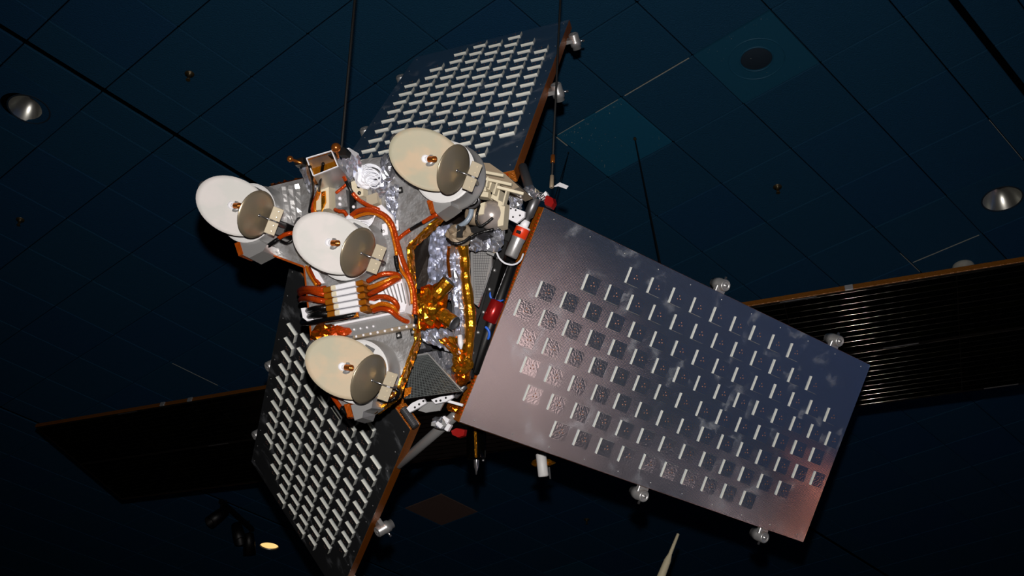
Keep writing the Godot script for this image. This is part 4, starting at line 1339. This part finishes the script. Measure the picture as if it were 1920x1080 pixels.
	slab(st, [Vector3(0.0188, 0.2055, 0.52), Vector3(0.0623, 0.2154, 0.52), Vector3(0.0671, 0.1737, 0.52), Vector3(0.0356, 0.1647, 0.52), Vector3(0.0194, 0.1791, 0.52)], Vector3(0, 0, 0.03), 0.004)
	done("cream_block", st, M.dish_tab, sat)
	st = start()
	slab(st, [Vector3(-0.0982, 0.222, 0.52), Vector3(-0.054, 0.2338, 0.52), Vector3(-0.0443, 0.1686, 0.52), Vector3(-0.0926, 0.1646, 0.52)], Vector3(0, 0, 0.03), 0.003)
	var al = done("bolted_plate", st, M.brushed, sat)
	for q in [Vector3(-0.0765, 0.2011, 0.552), Vector3(-0.0759, 0.1804, 0.552), Vector3(-0.0237, 0.1671, 0.552), Vector3(-0.0289, 0.1375, 0.552)]:
		st = start(true)
		ball(st, q, 0.006, 12)
		done("stud", st, M.white_paint, al)
	st = start()
	slab(st, [Vector3(-0.0489, 0.2677, 0.52), Vector3(-0.0328, 0.2702, 0.52), Vector3(-0.026, 0.156, 0.52), Vector3(-0.0439, 0.1497, 0.52)], Vector3(0, 0, 0.02), 0.002)
	done("black_strap", st, M.black, sat)

# ---------------------------------------------------------------- tank, hoses and the cream waveguide by the upper panel
func build_upper_cluster():
	var z = Vector3(0, 0, 1)
	var st = start()
	slab(st, [Vector3(0.2981, 0.3587, 0.2), Vector3(0.4021, 0.3421, 0.2), Vector3(0.4645, 0.2935, 0.2), Vector3(0.5143, 0.2424, 0.2), Vector3(0.4844, 0.2328, 0.2), Vector3(0.4183, 0.2654, 0.2), Vector3(0.3637, 0.2935, 0.2), Vector3(0.2984, 0.2986, 0.2)], Vector3(0, 0, 0.16), 0.004)
	var wg = done("waveguide_block", st, M.tan, sat)
	for q in [[Vector3(0.3843, 0.2983, 0.4), Vector3(0.4676, 0.2763, 0.4)], [Vector3(0.3781, 0.2753, 0.41), Vector3(0.4963, 0.2419, 0.4)], [Vector3(0.4459, 0.2358, 0.41), Vector3(0.5352, 0.2095, 0.39)]]:
		st = start()
		bar(st, q[0], q[1], z, 0.010, 0.018, 0.001)
		done("cream_bar", st, M.cream, wg)
	for q in [[Vector3(0.4135, 0.275, 0.4), Vector3(0.4079, 0.2394, 0.4)], [Vector3(0.4497, 0.2487, 0.41), Vector3(0.4382, 0.2082, 0.41)], [Vector3(0.4842, 0.2197, 0.41), Vector3(0.4677, 0.1708, 0.4)]]:
		st = start()
		bar(st, q[0], q[1], z, 0.006, 0.03, 0.001)
		done("upright", st, M.cream, wg)
	for q in [[Vector3(0.3582, 0.2894, 0.34), Vector3(0.3878, 0.2812, 0.34), Vector3(0.382, 0.2566, 0.34), Vector3(0.3544, 0.2646, 0.34)], [Vector3(0.3996, 0.2745, 0.34), Vector3(0.4232, 0.263, 0.34), Vector3(0.4115, 0.2313, 0.34), Vector3(0.3958, 0.244, 0.34)], [Vector3(0.4272, 0.2378, 0.34), Vector3(0.4506, 0.2321, 0.34), Vector3(0.4428, 0.1869, 0.34), Vector3(0.4155, 0.2042, 0.34)], [Vector3(0.3644, 0.2388, 0.34), Vector3(0.4096, 0.2257, 0.34), Vector3(0.4077, 0.2067, 0.34), Vector3(0.3645, 0.2157, 0.34)], [Vector3(0.3564, 0.2625, 0.34), Vector3(0.3997, 0.2456, 0.34), Vector3(0.4017, 0.2282, 0.34), Vector3(0.3565, 0.2432, 0.34)]]:
		st = start()
		slab(st, q, Vector3(0, 0, 0.05), 0.002)
		done("cream_block", st, M.cream, wg)
	# tank
	st = start(true)
	ball(st, Vector3(0.4105, 0.1504, 0.36), 0.052, 28)
	var tk = done("round_tank", st, M.pale_metal, sat)
	st = start()
	slab(st, [Vector3(0.3868, 0.1843, 0.4), Vector3(0.4042, 0.1887, 0.4), Vector3(0.3986, 0.142, 0.4), Vector3(0.3773, 0.1417, 0.4)], Vector3(0, 0, 0.012), 0.002)
	done("cream_strap", st, M.cream, tk)
	st = start(true)
	rod(st, Vector3(0.3249, 0.1626, 0.35), Vector3(0.3715, 0.1531, 0.36), 0.038)
	done("tank_neck", st, M.tan, tk)
	st = start()
	slab(st, [Vector3(0.4428, 0.1984, 0.34), Vector3(0.47, 0.1849, 0.34), Vector3(0.4623, 0.1021, 0.34), Vector3(0.441, 0.0997, 0.34)], Vector3(0, 0, 0.05), 0.003)
	done("cream_panel", st, M.cream, sat)
	# hoses
	cable("grey_hose", [Vector3(0.3639, 0.1577, 0.44), Vector3(0.3602, 0.1356, 0.44), Vector3(0.345, 0.1143, 0.44), Vector3(0.3183, 0.1034, 0.43), Vector3(0.2915, 0.0961, 0.42)], 0.0092, M.grey_hose, 0.0)
	cable("black_hose", [Vector3(0.3919, 0.2191, 0.5), Vector3(0.3978, 0.1928, 0.5), Vector3(0.4017, 0.1703, 0.5), Vector3(0.3847, 0.1569, 0.5), Vector3(0.3543, 0.1591, 0.5), Vector3(0.3198, 0.1728, 0.5)], 0.0072, M.black_cable, 0.0)
	cable("black_hose", [Vector3(0.3805, 0.1769, 0.51), Vector3(0.3997, 0.1852, 0.5), Vector3(0.4077, 0.1686, 0.49), Vector3(0.3854, 0.1542, 0.48), Vector3(0.3549, 0.1601, 0.48)], 0.0060, M.dull_steel, 0.0)
	cable("black_hose", [Vector3(0.3927, 0.1687, 0.44), Vector3(0.3886, 0.1424, 0.45), Vector3(0.3849, 0.113, 0.45), Vector3(0.3984, 0.0935, 0.45), Vector3(0.4212, 0.103, 0.45), Vector3(0.4439, 0.1199, 0.45)], 0.0044, M.black_cable, 0.0)
	cable("black_hose", [Vector3(0.2795, 0.0569, 0.45), Vector3(0.2988, 0.0405, 0.46), Vector3(0.3219, 0.0354, 0.46), Vector3(0.3451, 0.0452, 0.45), Vector3(0.3607, 0.0611, 0.44)], 0.0055, M.black_cable, 0.0)
	cable("black_hose", [Vector3(0.3422, 0.0554, 0.42), Vector3(0.3729, 0.072, 0.42), Vector3(0.4074, 0.0809, 0.42), Vector3(0.4347, 0.0887, 0.41)], 0.0055, M.black_cable, 0.0)
	# loose foil and dark brackets
	st = start()
	lump(st, Vector3(0.3078, 0.0806, 0.4), Vector3(0.045, 0.04, 0.04), 14, 10, 0.35, 31)
	done("crumpled_foil", st, M.tan, sat)
	st = start()
	slab(st, [Vector3(0.3115, 0.1105, 0.4), Vector3(0.3388, 0.1048, 0.4), Vector3(0.3313, 0.0603, 0.4), Vector3(0.308, 0.058, 0.4)], Vector3(0, 0, 0.04), 0.004)
	done("dark_bracket", st, M.black, sat)
	st = start()
	slab(st, [Vector3(0.3237, 0.1124, 0.3), Vector3(0.3909, 0.1156, 0.3), Vector3(0.3989, 0.0883, 0.3), Vector3(0.3595, 0.0755, 0.3), Vector3(0.3278, 0.0891, 0.3)], Vector3(0, 0, 0.08), 0.006)
	done("dark_bracket", st, M.black, sat)
	st = start()
	foil(st, Vector3(0.3261, 0.123, 0.33), Vector3(0.4419, 0.1313, 0.3), Vector3(0.4136, 0.0458, 0.26), Vector3(0.3082, 0.0443, 0.3), 10, 7, 0.010, 0.0, 33)
	done("silver_sheet", st, M.silver_foil, sat)
	st = start()
	foil(st, Vector3(0.4403, 0.2425, 0.27), Vector3(0.4894, 0.232, 0.25), Vector3(0.4854, 0.1935, 0.25), Vector3(0.4482, 0.1993, 0.27), 6, 4, 0.006, 0.0, 34)
	done("silver_sheet", st, M.silver_foil, sat)
	# white bracket with holes
	st = start()
	slab(st, [Vector3(0.4349, 0.2113, 0.24), Vector3(0.4982, 0.1833, 0.24), Vector3(0.4962, 0.1641, 0.24), Vector3(0.4666, 0.1429, 0.24), Vector3(0.4349, 0.1606, 0.24)], Vector3(0, 0, 0.01), 0.001)
	var br = done("white_bracket", st, M.white_paint, sat)
	st = start(true)
	for q in [Vector3(0.4461, 0.1982, 0.2505), Vector3(0.4639, 0.1911, 0.2505), Vector3(0.4796, 0.1706, 0.2505), Vector3(0.454, 0.1666, 0.2505)]:
		lathe(st, q, z, [Vector2(0.0035, 0), Vector2(0.0035, 0.001), Vector2(0, 0.001)], 10)
	done("holes", st, M.black, br)
	# strut to the upper panel
	st = start(true)
	rod(st, Vector3(0.3997, 0.438, -0.05), Vector3(0.4696, 0.2799, 0.06), 0.018)
	done("panel_strut", st, M.dull_steel, sat)
	st = start()
	lump(st, Vector3(0.4731, 0.29, 0.1), Vector3(0.026, 0.026, 0.03), 12, 8, 0.5, 35)
	done("crumpled_foil", st, M.silver_foil, sat)
	# hinge fittings and the red tab
	st = start()
	slab(st, [Vector3(0.5132, 0.2815, 0.04), Vector3(0.5296, 0.2883, 0.04), Vector3(0.554, 0.2743, 0.04), Vector3(0.558, 0.2538, 0.04), Vector3(0.5456, 0.2344, 0.04), Vector3(0.5171, 0.2487, 0.04)], Vector3(0, 0, 0.03), 0.004)
	done("red_tab", st, M.red, sat)
	st = start()
	slab(st, [Vector3(0.4799, 0.3035, 0.06), Vector3(0.4964, 0.3063, 0.06), Vector3(0.5004, 0.2857, 0.06), Vector3(0.4819, 0.281, 0.06)], Vector3(0, 0, 0.05), 0.002)
	done("cream_clip", st, M.cream, sat)
	st = start()
	slab(st, [Vector3(0.4996, 0.28, 0.05), Vector3(0.5243, 0.3025, 0.05), Vector3(0.5324, 0.2897, 0.05), Vector3(0.5118, 0.2669, 0.05)], Vector3(0, 0, 0.02), 0.002)
	done("white_clip", st, M.white_paint, sat)
	for k in 3:
		var pts = []
		for i in 9:
			var a = TAU * i / 8.0
			pts.append(Vector3(0.5117, 0.281, 0.1) + Vector3(0.004 * k, -0.007 * k, 0) + Vector3(cos(a) * 0.011, sin(a) * 0.009, cos(a) * 0.005))
		cable("spring_wire", pts, 0.0018, M.chrome, 0.0)

# ---------------------------------------------------------------- the side face between the deck and the mirror panel
func build_right_face():
	var z = Vector3(0, 0, 1)
	# hinge actuator
	var ax0 = Vector3(0.4954, 0.2682, 0.1)
	var ax1 = Vector3(0.3973, 0.0549, 0.1)
	var dr = (ax1 - ax0).normalized()
	var ln = (ax1 - ax0).length()
	var st = start(true)
	lathe(st, ax0, dr, [Vector2(0, 0), Vector2(0.017, 0), Vector2(0.019, 0.003), Vector2(0.019, ln * 0.30), Vector2(0.012, ln * 0.32), Vector2(0.012, ln * 0.44), Vector2(0, ln * 0.44)], 24)
	var ac = done("hinge_actuator", st, M.dull_steel, sat)
	st = start(true)
	lathe(st, ax0 + dr * ln * 0.38, dr, [Vector2(0, 0), Vector2(0.016, 0), Vector2(0.016, ln * 0.10), Vector2(0, ln * 0.10)], 24)
	done("collar", st, M.white_paint, ac)
	st = start(true)
	lathe(st, ax0 + dr * ln * 0.50, dr, [Vector2(0, 0), Vector2(0.0262, 0), Vector2(0.027, 0.002), Vector2(0.027, ln * 0.17), Vector2(0, ln * 0.17)], 28)
	done("orange_band", st, M.orange_band, ac)
	st = start(true)
	lathe(st, ax0 + dr * ln * 0.485, dr, [Vector2(0, 0), Vector2(0.0275, 0), Vector2(0.0275, ln * 0.025), Vector2(0, ln * 0.025)], 28)
	done("white_ring", st, M.white_paint, ac)
	st = start(true)
	lathe(st, ax0 + dr * ln * 0.67, dr, [Vector2(0, 0), Vector2(0.0255, 0), Vector2(0.0265, 0.003), Vector2(0.0245, 0.014), Vector2(0.0245, ln * 0.31), Vector2(0.021, ln * 0.33), Vector2(0, ln * 0.33)], 28)
	done("motor", st, M.aluminium, ac)
	st = start()
	box(st, ax0 + dr * ln * 0.60 + z * 0.022, dr, z.cross(dr), z, Vector3(0.006, 0.009, 0.006), 0.001)
	done("black_mark", st, M.black, ac)
	# black rail with studs and the dark rod beside it
	st = start()
	bar(st, Vector3(0.3726, 0.1205, 0.08), Vector3(0.2303, -0.3796, 0.08), z, 0.030, 0.03, 0.002)
	var rail = done("hinge_rail", st, M.black, sat)
	for q in [0.09, 0.19, 0.34, 0.52, 0.68, 0.84]:
		st = start(true)
		ball(st, Vector3(0.3598, 0.0975, 0.098).lerp(Vector3(0.2324, -0.3658, 0.098), q), 0.0062, 12)
		done("stud", st, M.aluminium, rail)
	st = start(true)
	rod(st, Vector3(0.3952, 0.0468, 0.06), Vector3(0.2439, -0.3624, 0.06), 0.020)
	done("torsion_rod", st, M.black, sat)
	st = start()
	bar(st, Vector3(0.3886, 0.0385, 0.085), Vector3(0.2866, -0.2138, 0.085), z, 0.003, 0.004, 0.0005)
	done("bright_edge", st, M.chrome, rail)
	st = start(true)
	rod(st, Vector3(0.3425, -0.1004, 0.075), Vector3(0.3058, -0.1777, 0.075), 0.0285, 24)
	done("red_cylinder", st, M.red_metal, sat)
	for q in [[Vector3(0.3425, -0.0766, 0.075), 2.2, M.blue], [Vector3(0.2854, -0.2203, 0.075), 5.0, M.blue], [Vector3(0.3361, -0.0771, 0.068), 2.1, M.orange_band]]:
		var pts = []
		var big = 0.026 if q[2] == M.blue else 0.033
		for i in 9:
			var a = q[1] + PI * i / 8.0 + 0.5
			pts.append(q[0] + Vector3(0.8632, -0.3759, -0.3371) * cos(a) * big + Vector3(0.4125, 0.91, 0.0416) * sin(a) * big + z * 0.012 * sin(PI * i / 8.0))
		st = start(true)
		tube(st, pts, 0.0052, 8, 0.0, 3)
		done("curved_clip", st, q[2], sat)
	# white wire and its plug
	cable("white_wire", [Vector3(0.2872, 0.0673, 0.24), Vector3(0.3167, 0.0809, 0.25), Vector3(0.3467, 0.0848, 0.25), Vector3(0.3714, 0.0717, 0.24), Vector3(0.3809, 0.0558, 0.22), Vector3(0.3865, 0.0322, 0.2), Vector3(0.4042, 0.0155, 0.18), Vector3(0.4301, 0.0139, 0.16), Vector3(0.4481, 0.0323, 0.14), Vector3(0.4522, 0.0596, 0.12)], 0.0034, M.white_cable, 0.0)
	st = start()
	box(st, Vector3(0.3745, 0.063, 0.225), Vector3(0.8519, -0.3999, -0.3381), Vector3(0.4352, 0.8997, 0.0326), z, Vector3(0.010, 0.015, 0.008), 0.003)
	done("white_plug", st, M.cream, sat)
	st = start()
	box(st, Vector3(0.3624, 0.059, 0.2), Vector3(0.8519, -0.3999, -0.3381), Vector3(0.4352, 0.8997, 0.0326), z, Vector3(0.016, 0.018, 0.012), 0.002)
	done("black_pad", st, M.black, sat)
	# pleated silver blanket in the notch
	st = start()
	foil(st, Vector3(0.1915, 0.1072, 0.4), Vector3(0.284, 0.1237, 0.4), Vector3(0.2354, -0.1207, 0.26), Vector3(0.1498, -0.1191, 0.3), 14, 16, 0.008, 0.010, 41)
	done("pleated_blanket", st, M.silver_foil, sat)
	st = start()
	foil(st, Vector3(0.2506, 0.0531, 0.35), Vector3(0.291, 0.0546, 0.33), Vector3(0.2675, -0.282, 0.2), Vector3(0.2295, -0.2665, 0.24), 6, 16, 0.006, 0.006, 42)
	done("pleated_blanket", st, M.silver_foil, sat)
	st = start()
	slab(st, [Vector3(0.0945, 0.0575, 0.3), Vector3(0.1531, 0.0966, 0.3), Vector3(0.1575, -0.0908, 0.3), Vector3(0.1088, -0.0825, 0.3)], Vector3(0, 0, 0.01))
	done("stained_plate", st, M.rust_plate, sat)
	# gold wrapped tubes
	st = start()
	tube(st, [Vector3(0.2944, 0.0638, 0.34), Vector3(0.2976, 0.0219, 0.32), Vector3(0.2915, -0.0484, 0.29), Vector3(0.2914, -0.1197, 0.26), Vector3(0.2929, -0.193, 0.24), Vector3(0.2824, -0.266, 0.22), Vector3(0.2678, -0.324, 0.2), Vector3(0.2566, -0.3683, 0.19)], 0.0185, 10, 0.42, 4)
	done("gold_sleeve", st, M.gold_foil, sat)
	st = start()
	tube(st, [Vector3(0.258, 0.0485, 0.37), Vector3(0.2472, 0.0001, 0.35), Vector3(0.2483, -0.0532, 0.33)], 0.006, 7, 0.3, 6)
	done("gold_sleeve", st, M.amber_foil, sat)
	# silver plate with a fine grid
	st = start()
	slab(st, [Vector3(0.2676, 0.0669, 0.16), Vector3(0.2961, 0.0969, 0.16), Vector3(0.3288, 0.1007, 0.16), Vector3(0.3493, 0.0698, 0.16), Vector3(0.3494, 0.0107, 0.16), Vector3(0.2973, -0.1351, 0.16), Vector3(0.2728, -0.1144, 0.16)], Vector3(0, 0, 0.012), 0.001)
	var gp = done("gridded_plate", st, M.aluminium, sat)
	st = start()
	for k in 22:
		var t = k / 21.0
		bar(st, Vector3(0.2763, 0.0716, 0.1735).lerp(Vector3(0.2917, -0.1291, 0.1735), t), Vector3(0.3517, 0.0669, 0.1735).lerp(Vector3(0.3059, -0.1298, 0.1735), t), z, 0.0014, 0.001, 0.0)
	for k in 8:
		var t = k / 7.0
		bar(st, Vector3(0.2784, 0.0596, 0.1735).lerp(Vector3(0.3455, 0.0791, 0.1735), t), Vector3(0.2814, -0.1053, 0.1735).lerp(Vector3(0.3178, -0.0915, 0.1735), t), z, 0.0014, 0.001, 0.0)
	var gr = done("grid_lines", st, M.dull_steel, gp)
	gr.set_meta("kind", "stuff")
	# gold box with two thrusters
	st = start()
	lump(st, Vector3(0.2048, -0.1639, 0.4), Vector3(0.052, 0.070, 0.06), 18, 12, 0.34, 51)
	var gb = done("gold_thruster_box", st, M.gold_foil, sat)
	st = start()
	foil(st, Vector3(0.1843, -0.1007, 0.45), Vector3(0.2661, -0.0888, 0.42), Vector3(0.2718, -0.2371, 0.4), Vector3(0.1747, -0.2481, 0.43), 9, 10, 0.013, 0.0, 52)
	done("gold_wrap", st, M.amber_foil, gb)
	for q in [[Vector3(0.2354, -0.1385, 0.44), Vector3(0.285, -0.0878, 0.44), 0.0255, M.dull_steel], [Vector3(0.2591, -0.1998, 0.45), Vector3(0.3128, -0.2364, 0.46), 0.0250, M.dull_steel]]:
		st = start()
		var d2 = q[1] - q[0]
		var l2 = d2.length()
		lathe(st, q[0], d2, [Vector2(q[2] * 0.9, 0), Vector2(q[2] * 1.02, l2 * 0.25), Vector2(q[2] * 0.95, l2 * 0.5), Vector2(q[2] * 1.0, l2 * 0.75), Vector2(q[2], l2)], 12)
		var th = done("thruster", st, M.gold_foil, gb)
		st = start(true)
		lathe(st, q[0], d2, [Vector2(q[2], l2 - 0.001), Vector2(q[2] * 0.98, l2 + 0.003), Vector2(q[2] * 0.86, l2 + 0.003), Vector2(q[2] * 0.8, l2 - 0.002), Vector2(0, l2 - 0.002)], 20)
		th.set_meta("label", "gold wrapped thruster tube with a round metal end")
		var cap = done("end_cap", st, q[3], sat)
		sat.remove_child(cap)
		gb.add_child(cap, true)
	# copper tinted lower plate
	st = start()
	foil(st, Vector3(0.1429, -0.2335, 0.36), Vector3(0.2508, -0.2224, 0.3), Vector3(0.2659, -0.3209, 0.24), Vector3(0.1594, -0.2789, 0.36), 14, 6, 0.006, 0.006, 53)
	done("copper_tinted_sheet", st, M.silver_foil, sat)
	st = start()
	foil(st, Vector3(0.207, -0.2658, 0.33), Vector3(0.276, -0.257, 0.27), Vector3(0.2744, -0.3352, 0.23), Vector3(0.2365, -0.3132, 0.28), 8, 6, 0.010, 0.004, 54)
	done("gold_sheet", st, M.gold_foil, sat)
	st = start(true)
	lathe(st, Vector3(0.2748, -0.2534, 0.3), Vector3(0.0722, -0.9922, -0.1016), [Vector2(0, 0), Vector2(0.008, 0.0), Vector2(0.010, 0.03), Vector2(0.004, 0.05), Vector2(0, 0.05)], 12)
	done("silver_cone", st, M.white_paint, sat)
	# bunched gold foil at the lower end
	st = start()
	lump(st, Vector3(0.2621, -0.3472, 0.24), Vector3(0.036, 0.034, 0.03), 16, 11, 0.55, 55)
	done("bunched_foil", st, M.gold_foil, sat)
	st = start()
	lump(st, Vector3(0.2522, -0.3881, 0.2), Vector3(0.026, 0.034, 0.03), 14, 10, 0.5, 56)
	done("bunched_foil", st, M.amber_foil, sat)

# ---------------------------------------------------------------- mesh plate, brackets and pods at the bottom
func build_lower_cluster():
	var z = Vector3(0, 0, 1)
	var st = start()
	slab(st, [Vector3(0.0983, -0.3219, 0.3), Vector3(0.1584, -0.3146, 0.3), Vector3(0.2881, -0.4508, 0.3), Vector3(0.0706, -0.4729, 0.3)], Vector3(0, 0, 0.008))
	var cm = done("mesh_plate", st, M.carbon, sat)
	st = start()
	for k in 26:
		var t = (k + 0.5) / 26.0
		bar(st, Vector3(0.1022, -0.325, 0.3095).lerp(Vector3(0.0765, -0.472, 0.3095), t), Vector3(0.1621, -0.3177, 0.3095).lerp(Vector3(0.2895, -0.4516, 0.3095), t), z, 0.0022, 0.002, 0.0)
	for k in 16:
		var t = (k + 0.5) / 16.0
		bar(st, Vector3(0.1022, -0.325, 0.3095).lerp(Vector3(0.1621, -0.3177, 0.3095), t), Vector3(0.0765, -0.472, 0.3095).lerp(Vector3(0.2895, -0.4516, 0.3095), t), z, 0.0014, 0.0025, 0.0)
	var ml = done("mesh_lines", st, M.carbon_rib, cm)
	ml.set_meta("kind", "stuff")
	st = start()
	bar(st, Vector3(0.1024, -0.3237, 0.315), Vector3(0.1642, -0.3166, 0.315), z, 0.006, 0.012, 0.001)
	bar(st, Vector3(0.1642, -0.3166, 0.315), Vector3(0.2934, -0.4522, 0.315), z, 0.005, 0.010, 0.001)
	done("mesh_border", st, M.aluminium, cm)
	st = start()
	slab(st, [Vector3(0.0789, -0.435, 0.312), Vector3(0.1028, -0.4319, 0.312), Vector3(0.0992, -0.4542, 0.312), Vector3(0.0754, -0.4684, 0.312)], Vector3(0, 0, 0.003))
	done("orange_tape", st, M.amber_cable, cm)
	# silver boxes behind the plate
	for q in [[Vector3(0.114, -0.3009, 0.18), Vector3(0.1713, -0.2953, 0.18), Vector3(0.1798, -0.3264, 0.18), Vector3(0.1308, -0.3324, 0.18)], [Vector3(0.1471, -0.3253, 0.18), Vector3(0.1919, -0.3191, 0.18), Vector3(0.2087, -0.3734, 0.18), Vector3(0.1843, -0.3764, 0.18)], [Vector3(0.1835, -0.2957, 0.18), Vector3(0.2162, -0.3046, 0.18), Vector3(0.2207, -0.3546, 0.18), Vector3(0.1922, -0.3499, 0.18)], [Vector3(0.1843, -0.3726, 0.18), Vector3(0.2207, -0.3623, 0.18), Vector3(0.2293, -0.416, 0.18), Vector3(0.2089, -0.4039, 0.18)], [Vector3(0.0638, -0.2782, 0.2), Vector3(0.1253, -0.2651, 0.2), Vector3(0.1379, -0.2887, 0.2), Vector3(0.0765, -0.3019, 0.2)]]:
		st = start()
		slab(st, q, Vector3(0, 0, 0.06), 0.004)
		done("silver_box", st, M.silver_foil, sat)
	# white brackets
	var first = true
	for q in [[Vector3(0.0018, -0.4884, 0.1), Vector3(0.0225, -0.4694, 0.1), Vector3(0.0683, -0.451, 0.1), Vector3(0.0811, -0.4708, 0.1), Vector3(0.048, -0.4895, 0.1), Vector3(0.0147, -0.5043, 0.1)], [Vector3(0.0977, -0.4595, 0.1), Vector3(0.1802, -0.4364, 0.1), Vector3(0.1845, -0.4539, 0.1), Vector3(0.1558, -0.4687, 0.1), Vector3(0.1145, -0.4755, 0.1)]]:
		st = start()
		slab(st, q, Vector3(0, 0, 0.012), 0.001)
		var wb = done("white_bracket", st, M.white_paint, sat)
		st = start(true)
		for p in ([Vector3(0.0362, -0.4862, 0.1125), Vector3(0.0527, -0.475, 0.1125), Vector3(0.0692, -0.4637, 0.1125)] if first else [Vector3(0.1191, -0.4649, 0.1125), Vector3(0.1356, -0.4634, 0.1125), Vector3(0.1561, -0.4542, 0.1125)]):
			lathe(st, p, z, [Vector2(0.0042, 0), Vector2(0.0042, 0.001), Vector2(0, 0.001)], 10)
		done("holes", st, M.black, wb)
		first = false
	st = start()
	slab(st, [Vector3(0.0323, -0.4941, 0.06), Vector3(0.0656, -0.4634, 0.06), Vector3(0.1368, -0.4612, 0.06), Vector3(0.1163, -0.4959, 0.06), Vector3(0.0619, -0.5026, 0.06)], Vector3(0, 0, 0.01))
	done("silver_plate", st, M.aluminium, sat)
	# ribbed spring cylinder
	st = start()
	var a = Vector3(-0.0151, -0.488, 0.1)
	var b = Vector3(0.0364, -0.5553, 0.1)
	var l = (b - a).length()
	var prof = [Vector2(0, 0), Vector2(0.014, 0)]
	for k in 12:
		prof.append(Vector2(0.0165, l * (k + 0.3) / 12.0))
		prof.append(Vector2(0.0130, l * (k + 0.8) / 12.0))
	prof.append(Vector2(0, l))
	lathe(st, a, b - a, prof, 18)
	done("spring_cylinder", st, M.dull_steel, sat)
	st = start(true)
	rod(st, Vector3(0.1772, -0.4482, 0.08), Vector3(0.2181, -0.4065, 0.08), 0.013)
	done("hinge_pin", st, M.dull_steel, sat)
	st = start()
	bar(st, Vector3(0.1562, -0.464, 0.09), Vector3(0.214, -0.4809, 0.09), z, 0.010, 0.010, 0.001)
	done("white_clip", st, M.white_paint, sat)
	# silver bracket of many small plates
	st = start()
	lump(st, Vector3(0.0942, -0.5347, 0), Vector3(0.032, 0.026, 0.03), 12, 8, 0.5, 61)
	var sb = done("foil_bracket", st, M.silver_foil, sat)
	for k in 7:
		st = start()
		var c = Vector3(0.0943, -0.5386, 0) + Vector3((rng.randf() - 0.5) * 0.075, (rng.randf() - 0.5) * 0.05, 0.02 * rng.randf())
		var ang = rng.randf() * 3.0
		box(st, c, Vector3(cos(ang), sin(ang), 0), Vector3(-sin(ang), cos(ang), 0), z, Vector3(0.014, 0.008, 0.012), 0.002)
		done("bracket_plate", st, M.white_paint if k % 2 == 0 else M.aluminium, sb)
	st = start()
	lump(st, Vector3(0.1558, -0.4821, 0.02), Vector3(0.026, 0.022, 0.02), 12, 8, 0.5, 62)
	done("bunched_foil", st, M.amber_foil, sat)
	st = start()
	slab(st, [Vector3(0.1336, -0.5658, -0.02), Vector3(0.1546, -0.5543, -0.02), Vector3(0.1925, -0.5629, -0.02), Vector3(0.1884, -0.5864, -0.02), Vector3(0.1633, -0.5939, -0.02), Vector3(0.138, -0.5817, -0.02)], Vector3(0, 0, 0.02), 0.003)
	done("red_tab", st, M.red, sat)
	# amber corner of the lower panel hinge
	# pale strut of the lower panel
	st = start(true)
	rod(st, Vector3(0.1428, -0.5033, -0.04), Vector3(-0.194, -0.6805, -0.3), 0.019)
	done("panel_strut", st, M.aluminium, sat)
	# pods behind the mirror panel
	st = start(true)
	var t0 = Vector3(0.0633, -0.4547, -0.5)
	var t1 = Vector3(0.0644, -0.6554, -0.5)
	var tl = (t1 - t0).length()
	lathe(st, t0, t1 - t0, [Vector2(0.0, 0), Vector2(0.040, 0), Vector2(0.040, tl - 0.01), Vector2(0.036, tl), Vector2(0.0, tl)], 28)
	var pod = done("black_pod", st, M.cell, sat)
	st = start()
	slab(st, [Vector3(0.0699, -0.5232, -0.455), Vector3(0.0814, -0.5235, -0.455), Vector3(0.0843, -0.6485, -0.455), Vector3(0.0752, -0.6484, -0.455)], Vector3(0, 0, 0.004))
	done("gold_stripe", st, M.gold_foil, pod)
	st = start(true)
	lathe(st, t1, t1 - t0, [Vector2(0.012, -0.002), Vector2(0.010, 0.03), Vector2(0.005, 0.045), Vector2(0.003, 0.06), Vector2(0, 0.06)], 14)
	done("chrome_tip", st, M.chrome, pod)
	st = start(true)
	ball(st, Vector3(0.1078, -0.6593, -0.46), 0.006, 10)
	done("chrome_screw", st, M.chrome, pod)
	st = start(true)
	rod(st, Vector3(0.2542, -0.6202, -0.8), Vector3(0.2656, -0.7198, -0.8), 0.0225, 20)
	var sc = done("silver_canister", st, M.drum_white, sat)
	st = start()
	lump(st, Vector3(0.2523, -0.6597, -0.84), Vector3(0.05, 0.018, 0.03), 14, 8, 0.4, 63)
	done("gold_mount", st, M.gold_foil, sc)
	st = start()
	bar(st, Vector3(0.2919, -0.6794, -0.8), Vector3(0.2963, -0.729, -0.8), z, 0.007, 0.007, 0.001)
	done("silver_pin", st, M.chrome, sc)
